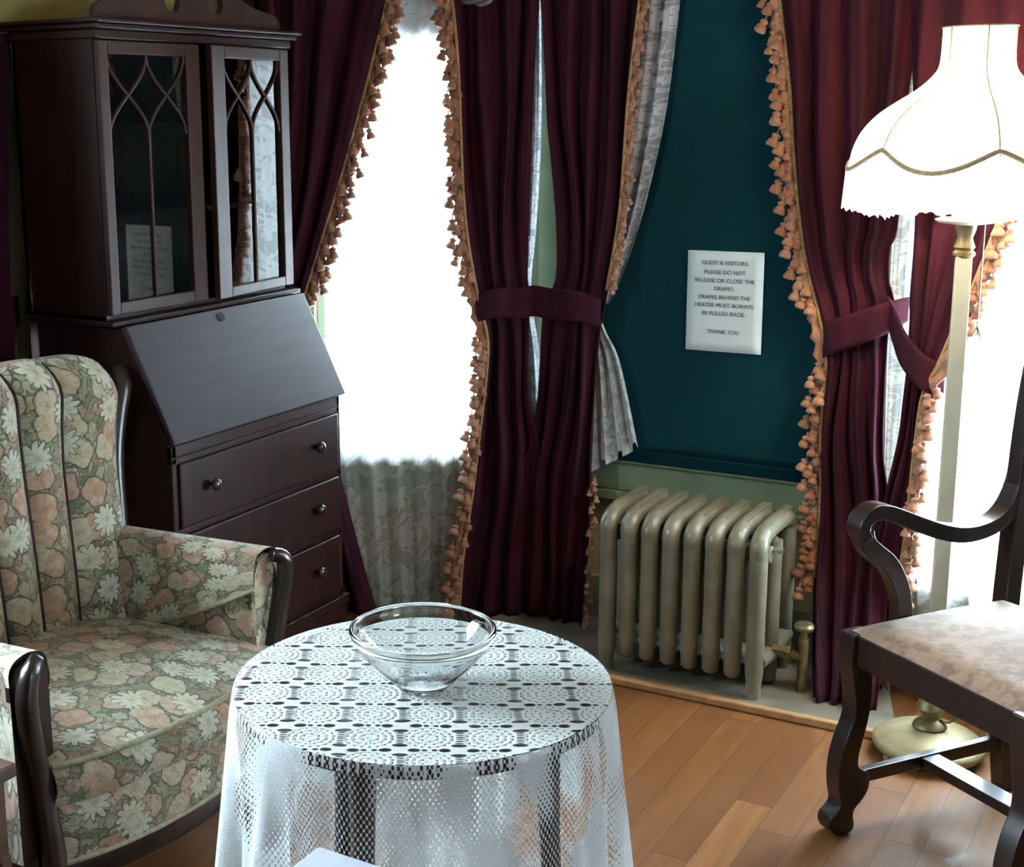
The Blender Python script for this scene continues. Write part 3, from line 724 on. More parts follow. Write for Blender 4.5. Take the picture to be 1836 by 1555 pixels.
# slant lid
mb = MB(); a0 = Vector((-2.166, 0, .760)); a1 = Vector((-2.302, 0, 1.034)); dv = (a1 - a0); nn = Vector((dv.z, 0, -dv.x)).normalized()
mb.prism([(0, 0), (1, 0), (1, .017), (0, .017)], lambda a_, b_, c_: a0 + dv * a_ + nn * b_ + Vector((0, Y0 - .006 + c_, 0)), Y1 - Y0 + .012)
lid = dpart(mb, 'slant_lid', 'mahogany_lid', bevel=.004)
mb = MB(); q = a0 + dv * .93 + nn * .0176 + Vector((0, 2.83, 0)); mb.prism([(.014 * math.cos(k) , .012 * math.sin(k) ) for k in [2 * PI * j / 16 for j in range(16)]], lambda a_, b_, c_: q + Vector((0, a_, 0)) + dv.normalized() * b_ + nn * c_, .001)
dpart(mb, 'keyhole_plate', 'knob_metal', lid)
# bookcase
BX = -2.325; b0, b1 = 2.484, 3.222
mb = MB(); mb.box(-2.60, BX - .02, b0, b0 + .02, 1.035, 1.72); mb.box(-2.60, BX - .02, b1 - .02, b1, 1.035, 1.72); mb.box(-2.60, -2.588, b0, b1, 1.035, 1.72)
mb.box(-2.60, BX - .02, b0, b1, 1.035, 1.06); mb.box(-2.60, BX - .02, b0, b1, 1.70, 1.72); mb.box(BX - .02, BX - .018, b0, b0 + .02, 1.035, 1.72)
dpart(mb, 'bookcase_case', 'mahogany', bevel=.002)
mb = MB(); mb.box(-2.60, BX + .012, b0 - .012, b1 + .012, 1.036, 1.05); dpart(mb, 'waist_moulding', 'mahogany', bevel=.004)
mb = MB(); mb.box(-2.61, BX + .004, b0 - .006, b1 + .006, 1.70, 1.722); mb.box(-2.62, BX + .016, b0 - .016, b1 + .018, 1.722, 1.735); mb.box(-2.63, BX + .026, b0 - .026, b1 + .030, 1.735, 1.746); dpart(mb, 'cornice', 'mahogany', bevel=.004)
for z_ in (1.285, 1.495):
    mb = MB(); mb.box(-2.585, BX - .03, b0 + .02, b1 - .02, z_, z_ + .014); dpart(mb, 'shelf', 'mahogany')
# broken pediment with two scrolls and a centre plinth
bc = (b0 + b1) / 2
bc = 2.838
half = [(0, 0), (-.352, 0), (-.356, .014), (-.348, .034), (-.325, .043), (-.29, .047), (-.24, .055), (-.19, .072), (-.16, .098), (-.135, .112), (-.115, .105), (-.108, .085), (-.112, .055), (-.104, .034), (-.083, .025), (-.062, .034), (-.055, .055), (-.058, .09), (-.045, .115), (0, .125)]
mb = MB(); full = half + [(-a_, b_) for a_, b_ in half[::-1][1:-1]]
mb.prism(full, lambda a_, b_, c_: Vector((BX - .022 + c_, bc + a_, 1.744 + b_)), .018); dpart(mb, 'pediment', 'mahogany_warm', bevel=.002)
def door(y0, y1, z0, z1, gy0, gy1, gz0, gz1):
    """glazed door in local coordinates, hinge line kept by the caller"""
    T = lambda q: q
    f = MB(); X0, X1 = BX - .018, BX
    f.box(X0, X1, y0, gy0, z0, z1); f.box(X0, X1, gy1, y1, z0, z1); f.box(X0, X1, gy0, gy1, z0, gz0); f.box(X0, X1, gy0, gy1, gz1, z1)
    m_ = MB(); yc = (gy0 + gy1) / 2; w = gy1 - gy0; sp = gz1 - .205; r_ = .0045; xx = BX - .009
    def arc(ya, za, yb, zb, k=6, bulge=.0):
        P = []
        for j in range(13):
            t = j / 12; yy_ = ya + (yb - ya) * (1 - math.cos(t * PI)) / 2; zz_ = za + (zb - za) * t
            P.append((xx, yy_, zz_))
        m_.tube(P, [(r_, r_)] * 13, 6, upv=(1, 0, 0))
    for ya, yb in ((gy0, yc), (yc, gy0), (yc, gy1), (gy1, yc)): arc(ya, sp + .02, yb, gz1)
    m_.tube([(xx, yc, gz0), (xx, yc, sp + .03)], [(r_, r_)] * 2, 6)
    g = MB(); g.poly([(BX - .012, gy0, gz0), (BX - .012, gy1, gz0), (BX - .012, gy1, gz1), (BX - .012, gy0, gz1)])
    return f, m_, g
f, m_, g = door(b0 + .002, 2.838, 1.062, 1.698, 2.516, 2.786, 1.092, 1.667)
def swing(mb_, deg, hy):
    out = []
    for x_, y_, z_ in mb_.v:
        dx, dy = x_ - BX, y_ - hy; a_ = R(deg)
        out.append((BX + dx * math.cos(a_) - dy * math.sin(a_), hy + dx * math.sin(a_) + dy * math.cos(a_), z_))
    mb_.v = out
for q in (f, m_, g): swing(q, -.9, b0 + .002)
d_ = dpart(f, 'door', 'mahogany_warm', bevel=.003); dpart(m_, 'glazing_bars', 'mahogany_warm', d_, smooth_=True); dpart(g, 'glass', 'door_glass', d_)
f, m_, g = door(2.846, b1 - .002, 1.062, 1.698, 2.905, 3.176, 1.088, 1.667)
for q in (f, m_, g): swing(q, 5.5, b1 - .002)
d_ = dpart(f, 'door', 'mahogany_warm', bevel=.003); d_['label'] = 'right bookcase door standing slightly open'
dpart(m_, 'glazing_bars', 'mahogany_warm', d_, smooth_=True); dpart(g, 'glass', 'door_glass', d_)
# ------------------------------------------------------------------ radiator
RD = Vector((-1.243, 3.56, .018))
rad = thing('cast_iron_radiator', 'old cream cast-iron column radiator of eight sections below the teal blind', 'radiator', RD)
def rad_section(xc, leg):
    m_ = MB(); zb = 0 if leg else .048; w = .0238
    yf, ym, yb = -.125, 0, .125
    if leg:
        for y_ in (yf, yb): m_.tube([(xc, y_, 0), (xc, y_, .03), (xc, y_, .07), (xc, y_, .40)], [(w * .78, w * .8), (w * .74, w * .8), (w, w), (w, w)], 14)
    for y_ in (yf, ym, yb):
        if leg and y_ != ym: continue
        m_.tube([(xc, y_, zb), (xc, y_, zb + .008), (xc, y_, .12), (xc, y_, .40)], [w * .55, w * .92, w, w], 14)
    # arched top, front to back
    P = [(xc, yf, .385), (xc, yf - .002, .412), (xc, yf + .018, .432), (xc, yf + .05, .440), (xc, 0, .442), (xc, yb - .05, .440), (xc, yb - .018, .432), (xc, yb + .002, .412), (xc, yb, .385)]
    m_.tube(crv(P, 4), [(w * 1.02, w * 1.02)] * 33, 12, upv=(1, 0, 0))
    m_.box(xc - w * .55, xc + w * .55, yf + .05, yb, .445, .463)
    m_.tube([(xc - .02, yf + .04, .385), (xc + .02, yf + .04, .385)], .022, 14, upv=(0, 0, 1))
    P = [(xc, yf, .10), (xc, ym, .085), (xc, yb, .10)]
    m_.tube(P, [(w * .9, .03)] * 3, 12, upv=(1, 0, 0))
    o_ = m_.build('radiator_section', 'radiator_enamel', smooth_=True, angle=60); child(o_, rad); return o_
for k in range(8): rad_section(-.208 + k * .0594, k in (0, 7))
for z_ in (.10, .385):
    m_ = MB(); m_.tube([(-.20, 0, z_), (.215, 0, z_)], .023, 14); o_ = m_.build('hub_pipe', 'radiator_enamel', smooth_=True); child(o_, rad)
m_ = MB(); m_.tube([(.225, -.02, .10), (.262, -.02, .10)], .018, 6); m_.tube([(.262, -.02, .10), (.275, -.02, .10)], .026, 8); m_.tube([(.272, -.02, .10), (.305, -.02, .095)], .013, 12); m_.tube([(.305, -.02, .15), (.305, -.02, -.017)], .013, 12)
m_.tube([(.305, -.02, .15), (.305, -.02, .175)], .009, 8); m_.lathe([(.004, 0), (.024, .003), (.027, .012), (.022, .02), (.004, .022)], (.305, -.02, .17), 14)
o_ = m_.build('valve', 'aged_gold', smooth_=True, bevel=0); o_['label'] = 'tarnished metal radiator valve'; child(o_, rad)
m_ = MB(); m_.tube([(.225, -.07, .395), (.245, -.07, .395)], .006, 8); m_.tube([(.243, -.07, .395), (.255, -.07, .395)], .009, 8); o_ = m_.build('air_vent', 'steel', smooth_=True); child(o_, rad)

# ------------------------------------------------------------------ floor lamp
LX = Vector((-.577, 3.355, 0))
lamp = thing('floor_lamp', 'lit floor lamp with a bell-shaped fringed shade on a cream pole', 'lamp', LX)
m_ = MB(); m_.lathe([(.04, .016), (.124, .018), (.130, .026), (.130, .036), (.122, .043), (.116, .046), (.112, .050), (.085, .062), (.050, .070), (.032, .073)], seg=48); o_ = m_.build('base', 'base_gold', smooth_=True, angle=60); child(o_, lamp)
for k in range(4):
    m_ = MB(); q = (.112 * math.cos(k * PI / 2 + 4.0), .112 * math.sin(k * PI / 2 + 4.0), 0); m_.lathe([(.006, 0), (.012, .004), (.013, .012), (.009, .020)], q, 12); o_ = m_.build('foot', 'base_gold', smooth_=True); child(o_, lamp)
m_ = MB(); m_.lathe([(.032, .070), (.040, .076), (.036, .084), (.020, .095), (.024, .110), (.034, .122), (.030, .136), (.018, .148), (.023, .156), (.020, .165)], seg=28); o_ = m_.build('knop', 'aged_gold', smooth_=True); child(o_, lamp)
m_ = MB(); P = [(.035 + .022 * math.cos(a_), 0, .118 + .026 * math.sin(a_)) for a_ in [-2.2 + 4.4 * j / 14 for j in range(15)]]; m_.tube(P, .004, 8, upv=(0, 1, 0)); o_ = m_.build('scroll_handle', 'aged_gold', smooth_=True); child(o_, lamp)
m_ = MB()
def sqp(z, w):
    return [(w * math.cos(a_), w * math.sin(a_), z) for a_ in [R(14 + 45 + 90 * j) for j in range(4)]]
m_ = MB(); i = 0
for z_, w_ in ((.16, .0255), (1.205, .0245)): m_.v += sqp(z_, w_)
m_.f = [(0, 1, 5, 4), (1, 2, 6, 5), (2, 3, 7, 6), (3, 0, 4, 7), (3, 2, 1, 0), (4, 5, 6, 7)]
o_ = m_.build('pole', 'cream_paint', bevel=.003); child(o_, lamp)
m_ = MB(); m_.lathe([(.018, 1.20), (.024, 1.206), (.024, 1.212), (.018, 1.218), (.023, 1.224), (.020, 1.232), (.016, 1.245), (.022, 1.262), (.024, 1.275), (.016, 1.285)], seg=24); o_ = m_.build('pole_collar', 'aged_gold', smooth_=True); child(o_, lamp)
m_ = MB(); m_.lathe([(.015, 1.272), (.060, 1.279), (.067, 1.285), (.060, 1.288), (.012, 1.284)], seg=36); o_ = m_.build('cup_disc', 'cream_paint', smooth_=True); child(o_, lamp)
m_ = MB(); m_.tube([(0, 0, 1.29), (0, 0, 1.42)], .014, 12); m_.lathe([(.013, 1.41), (.022, 1.43), (.033, 1.47), (.030, 1.50), (.012, 1.52), (.002, 1.523)], seg=20); o_ = m_.build('bulb', 'bulb', smooth_=True); child(o_, lamp)
SH = [(.076, 1.700), (.076, 1.655), (.080, 1.615), (.098, 1.590), (.128, 1.565), (.168, 1.540), (.205, 1.513), (.235, 1.478), (.252, 1.440), (.258, 1.405)]
NP = 6; PH0 = math.atan2(-3.355, .577) + R(13)
SHs = crv([(z_, r_) for r_, z_ in SH][::1], 6)
def shr(z): return interp([(q.x, q.y) for q in SHs], z)
def shp(th, z, k=.0):
    lob = abs(math.cos((th - PH0) * NP / 2)); puff = 1 - .045 * lob ** 3 * min(1, max(0, (1.66 - z) / .1))
    r_ = (shr(z) + k) * puff; return Vector((r_ * math.cos(th), r_ * math.sin(th), z))
def lowz(th): return 1.442 - .046 * abs(math.sin((th - PH0) * NP / 2)) ** 1.2
m_ = MB(); m_.grid(144, 34, lambda u_, v_: shp(2 * PI * u_, 1.70 + (lowz(2 * PI * u_) - 1.70) * v_), None, closed_u=True); o_ = m_.build('lamp_shade', 'shade_silk', smooth_=True, angle=180); child(o_, lamp); shade = o_
rnd = random.Random(5)
jag = [rnd.uniform(-.007, .007) for _ in range(240)]
def fr(u_, v_):
    th = 2 * PI * u_; z0_ = lowz(th) + .002; z1_ = 1.312 - .012 * abs(math.cos((th - PH0) * NP / 2)) ** 2 + jag[int(round(u_ * 240)) % 240]
    z_ = z0_ + (z1_ - z0_) * v_; b_ = shp(th, z0_); k = .003 + .006 * v_ + .0025 * (int(round(u_ * 240)) % 2)
    return Vector((b_.x * (1 + k / .25), b_.y * (1 + k / .25), z_))
m_ = MB(); m_.grid(240, 4, fr, None, closed_u=True); o_ = m_.build('shade_fringe', 'shade_silk', smooth_=True, angle=180); child(o_, shade)
m_ = MB()
P = [shp(2 * PI * j / 144, lowz(2 * PI * j / 144), .004) for j in range(145)]; m_.tube(P, [(.0045, .0055)] * 145, 6, cap=False)
for k in range(NP):
    th = PH0 + 2 * PI * k / NP; P = [shp(th, 1.70 + (1.43 - 1.70) * j / 20, .0015) for j in range(21)]; m_.tube(P, .0018, 6)
P = [shp(2 * PI * j / 72, 1.70, .001) for j in range(73)]; m_.tube(P, .002, 6, cap=False)
o_ = m_.build('shade_trim', 'shade_trim', smooth_=True, angle=180); child(o_, shade)
# pull chain with a wire pendant
cv = Vector((.036, .022, 0)); m_ = MB(); m_.tube([cv + Zv(1.30), cv + Zv(1.04)], .0018, 6); P = [cv + Zv(1.045), cv + Vector((-.010, 0, 1.018)), cv + Vector((-.010, 0, 1.012)), cv + Vector((.010, .0, 1.012)), cv + Vector((0, 0, 1.045)), cv + Vector((.004, 0, 1.0))]
m_.tube(P, .0018, 6); o_ = m_.build('pull_chain', 'steel', smooth_=True); child(o_, lamp)
L = bpy.data.lights.new('lamp_bulb_light', 'POINT'); L.energy = 22; L.color = (1, .80, .56); L.shadow_soft_size = .035
lo = bpy.data.objects.new('lamp_bulb_light', L); C.objects.link(lo); lo.parent = lamp; lo.location = (0, 0, 1.56)

# ------------------------------------------------------------------ floral armchair (faces +X)
AC = Vector((-2.03, 2.0, 0))
ac = thing('floral_armchair', 'large floral upholstered armchair with channelled back and dark wood arm fronts', 'armchair', AC)
YC = 2.0
def apart(m_, name, mat, **k):
    m_.v = [tuple(Vector(q) - AC) for q in m_.v]; o_ = m_.build(name, mat, **k); child(o_, ac); return o_
# seat platform + front band
def seat_front(y):                           # bowed front edge
    t = (y - YC) / .36; return -1.685 - .075 * t * t - .02 * abs(t) ** 6
def rounded_slab(z0, z1, x_back, yhalf_b, yhalf_f, fx, puff=.02, ed=.03, nx=26, ny=30):
    m_ = MB()
    def prof(v_):                            # around: bottom->front->top as section parameter
        pass
    def top(u_, v_):
        yh = yhalf_b + (yhalf_f - yhalf_b) * u_; y = YC + (2 * v_ - 1) * yh; xf = fx(y); x = x_back + (xf - x_back) * u_
        e = min(1, min(u_, 1) * 4); ee = min((1 - u_) / .12, 1); ev = min(v_ / .08, (1 - v_) / .08, 1)
        k = math.sin(max(0, min(ee, 1)) * PI / 2) * math.sin(max(0, ev) * PI / 2)
        z = z1 - ed * (1 - k) + puff * math.sin(PI * min(1, u_ * .9 + .1)) * math.sin(PI * v_); return Vector((x, y, z))
    m_.grid(nx, ny, top, lambda u_, v_: (u_ * .55, v_ * .72))
    def front(u_, v_):
        q = top(1, u_); d = .012 * math.sin(PI * v_); return Vector((q.x + d, q.y, q.z + (z0 - q.z) * v_))
    m_.grid(ny, 8, front, lambda u_, v_: (.55 + v_ * (z1 - z0), u_ * .72))
    for vv in (0, 1):
        m_.grid(nx, 3, lambda u_, v_, vv=vv: (lambda q: Vector((q.x, q.y, q.z + (z0 - q.z) * v_)))(top(u_, vv)), lambda u_, v_: (u_ * .55, v_ * .1))
    return m_, top
# cushion
mc, top = rounded_slab(.315, .405, -2.27, .31, .335, lambda y: seat_front(y), puff=.035, ed=.012)
apart(mc, 'seat_cushion', 'floral_fabric', smooth_=True, angle=60)
m_ = MB(); P = [top(1, k / 24) + Vector((.003, 0, .002)) for k in range(25)]; m_.tube(P, .0055, 8)
apart(m_, 'cushion_piping', 'piping', smooth_=True)
def fband(u_, v_):
    y = YC + (2 * u_ - 1) * .335; return Vector((seat_front(y) - .008 - .006 * v_ + .006 * math.sin(PI * v_), y, .315 + (.195 - .315) * v_))
m_ = MB(); m_.grid(30, 8, fband, lambda u_, v_: (.9 + v_ * .13, u_ * .72 + .2)); m_.box(-2.35, -1.79, YC - .33, YC + .33, .20, .30)
apart(m_, 'front_band', 'floral_fabric', smooth_=True, angle=60)
m_ = MB(); P = [fband(k / 24, 1) + Vector((.002, 0, 0)) for k in range(25)]; m_.tube(P, .005, 8); apart(m_, 'band_piping', 'piping', smooth_=True)
m_ = MB(); P = [fband(k / 24, 1) + Vector((-.02, 0, -.028)) for k in range(25)]; m_.tube(P, [(.014, .026)] * 25, 8, power=5)
m_.box(-2.40, -1.80, YC - .345, YC - .32, .14, .21); m_.box(-2.40, -1.80, YC + .32, YC + .345, .14, .21); m_.box(-2.42, -2.40, YC - .345, YC + .345, .14, .21)
apart(m_, 'seat_rail', 'walnut', smooth_=True, angle=40)
# back: vertical channels, leaning, flared wings at the top
seams = [-1.0, -.58, -.29, 0, .29, .58, 1.0]
def bhw(z): return interp(smoothtab([(.36, .340), (.50, .352), (.62, .360), (.75, .376), (.85, .410), (.92, .444), (1.0, .456)]), z)
def backp(u_, v_):
    s_ = 2 * u_ - 1; z = .34 + (1.0 - .34) * v_
    ztop = .972 + .016 * (1 - s_ * s_) * 1.0 - .050 * (max(0, abs(s_) - .5) / .5) ** 4.5
    z = .34 + (ztop - .34) * v_
    y = YC + s_ * bhw(z)
    x = -2.225 - .085 * v_
    for a_, b_ in zip(seams, seams[1:]):
        if a_ <= s_ <= b_: t = (s_ - a_) / (b_ - a_); ch = max(0, 1 - (2 * t - 1) ** 2) ** .6
    roll = max(0, (v_ - .90) / .10)
    x += .040 * ch + .012 * math.sin(PI * v_) - .05 * roll * roll
    x += .045 * (abs(s_) ** 2.2) * (1 - v_ * .4)
    return Vector((x, y, z + .012 * ch * roll))
m_ = MB(); m_.grid(112, 40, backp, lambda u_, v_: (u_ * .85 + 1.3, v_ * .68 + .3))
def topcap(u_, v_):
    q = backp(u_, 1); return Vector((q.x - .10 * v_, q.y, q.z + .016 * math.sin(PI * v_) - .03 * v_))
m_.grid(112, 6, topcap, lambda u_, v_: (u_ * .85 + 1.3, .98 + v_ * .1))
apart(m_, 'back', 'floral_fabric', smooth_=True, angle=180)
for sm in seams[1:-1]:
    m_ = MB(); P = [backp((sm + 1) / 2, k / 30) + Vector((.013, 0, 0)) for k in range(31)]; m_.tube(P, .0042, 6); apart(m_, 'seam', 'seam_crease_shade', smooth_=True)  # dark line along each channel seam, standing in for crease shade
m_ = MB(); m_.prism([(YC - bhw(z_) + .01, z_) for z_ in (.2, .4, .6, .8, .9)] + [(YC - .30, .97), (YC + .30, .97)] + [(YC + bhw(z_) - .01, z_) for z_ in (.9, .8, .6, .4, .2)],
    lambda a_, b_, c_: Vector((-2.345 - .08 * (b_ - .34) / .66 - c_, a_, b_)), .06)
apart(m_, 'outer_back', 'floral_fabric')
# wooden rim on each side of the back
for sg in (-1, 1):
    P = [Vector((-2.225 - .085 * (z_ - .34) / .66 + (.028 if z_ < .93 else .01), YC + sg * (bhw(z_) + .010), z_)) for z_ in [.56 + (.935 - .56) * j / 16 for j in range(17)]]
    P += [P[-1] + Vector((-.008, sg * .004, .008)), P[-1] + Vector((-.02, sg * .004, .012))]
    m_ = MB(); m_.tube(P, [(.025, .020)] * 17 + [(.020, .016), (.010, .010)], 12, upv=(1, 0, 0)); apart(m_, 'back_rim', 'walnut', smooth_=True)
    m_ = MB(); m_.grid(2, 10, lambda u_, v_: Vector((-2.22 - .085 * v_ - .10 * u_, YC + sg * (bhw(.34 + .52 * v_) - .004), .34 + .52 * v_)), lambda u_, v_: (u_ * .1, v_ * .6)); apart(m_, 'back_side', 'floral_fabric', smooth_=True)
# arms
for sg in (-1, 1):
    yc_ = YC + sg * .345; xb, xf = -2.26, -1.80
    # inner panel
    m_ = MB()
    m_.grid(20, 10, lambda u_, v_: Vector((xb + (xf - xb) * u_, YC + sg * (.322 + .012 * v_ - .010 * math.sin(PI * v_)), .30 + .25 * v_)), lambda u_, v_: (u_ * .5 + 2.1, v_ * .28 + .4))
    apart(m_, 'arm_panel', 'floral_fabric', smooth_=True)
    # rolled arm pad: section over the top, overhanging inwards with a slanting lower edge
    def pad(u_, v_, sg=sg):
        x = xb + (xf + .012 - xb) * u_; th = PI * (1.02 - 1.12 * v_)
        r_y = .048; ztop_ = .575 + .012 * u_; cy_ = yc_ + sg * .004
        y = cy_ - sg * (-r_y) * math.cos(th) * (-1); y = cy_ + (-sg) * r_y * (-math.cos(th)) * -1
        z = ztop_ + .032 * max(0, math.sin(th)) ** .8
        return Vector((x, y, z))
    m_ = MB()
    def padfull(u_, v_, sg=sg):
        x = xb + (xf + .012 - xb) * u_; ztop_ = .562 + .014 * u_; cy_ = yc_ + sg * .004; r_y = .046
        low = .355 + .175 * u_ ** 1.4         # slanting lower edge on the inside
        if v_ < .35:
            t = v_ / .35; return Vector((x, cy_ - sg * (r_y + .004 * math.sin(PI * t)) + sg * .0 , low + (ztop_ - low) * t))
        t = (v_ - .35) / .4
        if t <= 1:
            a_ = PI * t; return Vector((x, cy_ - sg * r_y * math.cos(a_), ztop_ + .034 * math.sin(a_) ** .8 if 0 < t < 1 else ztop_))
        t = (v_ - .75) / .25; return Vector((x, cy_ + sg * (r_y - .004 * t), ztop_ + (.22 - ztop_) * t))
    m_.grid(24, 40, padfull, lambda u_, v_: (u_ * .5 + 3.1, v_ * .62)); apart(m_, 'arm_pad', 'floral_fabric', smooth_=True, angle=180)
    m_ = MB(); P = [padfull(k / 20, 0) + Vector((0, -sg * .002, 0)) for k in range(21)]; m_.tube(P, .005, 8); apart(m_, 'arm_piping', 'piping', smooth_=True)
    # front facing panel of the arm and curved wood front post
    m_ = MB(); m_.prism([(-.046, .22), (-.046, .56), (-.03, .588), (0, .598), (.03, .588), (.046, .56), (.04, .22)], lambda a_, b_, c_: Vector((xf + .012 - c_, yc_ + sg * .004 + sg * a_, b_)), .01); apart(m_, 'arm_front_panel', 'floral_fabric' if sg > 0 else 'walnut')
    P = [(xf + .03, yc_ + sg * .0, .600), (xf + .040, yc_ + sg * .026, .585), (xf + .036, yc_ + sg * .034, .54), (xf + .026, yc_ + sg * .022, .46), (xf + .020, yc_ + sg * .004, .38), (xf + .024, yc_ - sg * .004, .30), (xf + .030, yc_ - sg * .010, .22), (xf + .028, yc_ - sg * .012, .14)]
    P = crv(P, 5); n_ = len(P); m_ = MB(); m_.tube(P, [(.013 + .006 * math.sin(PI * k / n_), .014 + .011 * (k / n_)) for k in range(n_)], 12, upv=(0, 1, 0), power=3)
    apart(m_, 'arm_front', 'walnut', smooth_=True, angle=180)
    for x_ in (xf + .024, -2.36):
        m_ = MB(); m_.tube([(x_, yc_ - sg * .012, .16), (x_, yc_ - sg * .010, .08), (x_ + .01, yc_ - sg * .006, .0)], [(.028, .028), (.022, .022), (.014, .014)], 12, upv=(1, 0, 0), power=4); apart(m_, 'leg', 'walnut', smooth_=True, angle=180)

# ------------------------------------------------------------------ round table with crochet cloth
TB = Vector((-1.012, 1.700, 0)); TR = .279; TH_ = .70
tbl = thing('round_side_table', 'round side table with dark legs under the crochet cloth', 'table', TB)
m_ = MB(); m_.lathe([(.02, TH_ - .026), (TR - .012, TH_ - .026), (TR - .002, TH_ - .02), (TR - .002, TH_ - .009), (TR - .008, TH_ - .003), (.02, TH_ - .003)], seg=64); o_ = m_.build('tabletop', 'leg_wood', smooth_=True, angle=30); child(o_, tbl)
m_ = MB(); m_.lathe([(.19, TH_ - .055), (.20, TH_ - .055), (.20, TH_ - .026), (.19, TH_ - .026)], seg=48, cap=False); o_ = m_.build('apron', 'leg_wood', smooth_=True, angle=30); child(o_, tbl)
vd = Vector((-.504, .838, 0)); rd = Vector((.858, .514, 0))
for fx_, fy_ in ((-.085, -.17), (.19, .02), (-.125, .16)):
    q = rd * fx_ + vd * fy_; m_ = MB()
    P = [q + Zv(TH_ - .03), q + Zv(.6), q * 1.02 + Zv(.45), q * 1.08 + Zv(.25), q * 1.18 + Zv(.0)]; m_.tube(P, [.022, .019, .0165, .014, .011], 12); o_ = m_.build('leg', 'leg_wood', smooth_=True); child(o_, tbl)
m_ = MB(); m_.lathe([(.02, .18), (.15, .18), (.152, .186), (.15, .192), (.02, .192)], seg=32); o_ = m_.build('lower_shelf', 'leg_wood', smooth_=True, angle=30); child(o_, tbl)

cl = MB(); rnd = random.Random(9)
rows = R(29)
def uvrot(x, y): return (x * math.cos(rows) + y * math.sin(rows), -x * math.sin(rows) + y * math.cos(rows))
NA = 220
cl.grid(NA, 22, lambda u_, v_: Vector(((TR + .001) * v_ * math.cos(2 * PI * u_), (TR + .001) * v_ * math.sin(2 * PI * u_), TH_ + .0015 + .0006 * math.sin(9 * v_ + 12 * u_))),
        lambda u_, v_: uvrot(TR * v_ * math.cos(2 * PI * u_), TR * v_ * math.sin(2 * PI * u_)))
amps = [(5, .5, 1.1), (8, 1.0, 4.1), (13, 1.1, 2.0), (23, .55, .6), (37, .25, 3.0)]
def skirt(u_, v_):
    th = 2 * PI * u_; drop = v_ * .56
    g = min(1, drop / .30)
    f = sum(a_ * math.sin(n_ * th + p_ + .8 * drop * (n_ % 3 - 1)) for n_, a_, p_ in amps)
    r_ = TR + .002 + .003 * min(1, drop / .03) + .010 * g + .013 * f * g ** 1.1 + .005 * math.sin(17 * th) * g
    z = TH_ + .0015 - drop + (.0 if v_ > .02 else 0)
    return Vector((r_ * math.cos(th), r_ * math.sin(th), z + .0))
cl.grid(NA * 2, 60, skirt, lambda u_, v_: (u_ * 2 * PI * .30 * 1.25, v_ * .56), mi=1)
o_ = cl.build('crochet_tablecloth', ['crochet_top', 'crochet_skirt'], smooth_=True, angle=180); o_.location = TB
tag(o_, 'white crochet tablecloth with medallion top and net skirt draped over the table', 'tablecloth')

# glass bowl
BW = TB + Vector((.03, -.02, 0)); BW = Vector((-1.0, 1.682, TH_ + .003))
m_ = MB(); out = [(.0005, .000), (.034, .000), (.040, .004), (.052, .016), (.072, .036), (.090, .056), (.101, .073), (.1065, .082), (.1080, .086), (.1075, .090), (.1045, .0915), (.1012, .089), (.1000, .081), (.0980, .0735), (.0868, .0562), (.0690, .0367), (.0495, .0180), (.038, .0075), (.018, .0045), (.0005, .0040)]
prof = [(q.x, q.y) for q in crv(out, 3)]; m_.lathe(prof, seg=96, cap=False)
o_ = m_.build('glass_bowl', 'bowl_glass', smooth_=True, angle=180, merge=True); o_.location = BW; tag(o_, 'clear shallow glass bowl standing on the crochet tablecloth', 'bowl')

# ------------------------------------------------------------------ wooden armchair on the right
dp = Vector((.579, .815, 0)); wd = Vector((.815, -.579, 0))          # towards the back, towards its other side
CF = Vector((-.679, 2.898, 0)); CW = .51; CD = .425
ch = thing('wooden_armchair', 'dark carved wooden armchair with beige patterned seat at the right edge', 'chair', CF + dp * .23 + wd * .28)
C0 = ch.location.copy()
def cp(s_, w_, z_): return CF + dp * s_ + wd * w_ + Zv(z_) - C0
def cpart(m_, name, mat, **k): o_ = m_.build(name, mat, **k); child(o_, ch); return o_
legprof = [(-.018, .455), (-.020, .40), (-.010, .345), (-.002, .30), (-.004, .26), (-.022, .215), (-.034, .165), (-.034, .115), (-.026, .075), (-.034, .060), (-.048, .048), (-.052, .030), (-.042, .010), (-.020, .0), (.006, .003), (.014, .018), (.010, .040), (.014, .055), (.030, .070), (.044, .088), (.050, .112), (.044, .134), (.030, .142), (.018, .152), (.016, .175), (.024, .21), (.034, .25), (.040, .29), (.040, .34), (.036, .40), (.036, .455)]
lp = [(q.x, q.y) for q in crv(legprof, 3)]
for w_ in (0, CW - .045):
    m_ = MB(); m_.prism(lp, lambda a_, b_, c_: cp(a_, w_ + c_, b_), .045); cpart(m_, 'leg', 'walnut', bevel=.004)
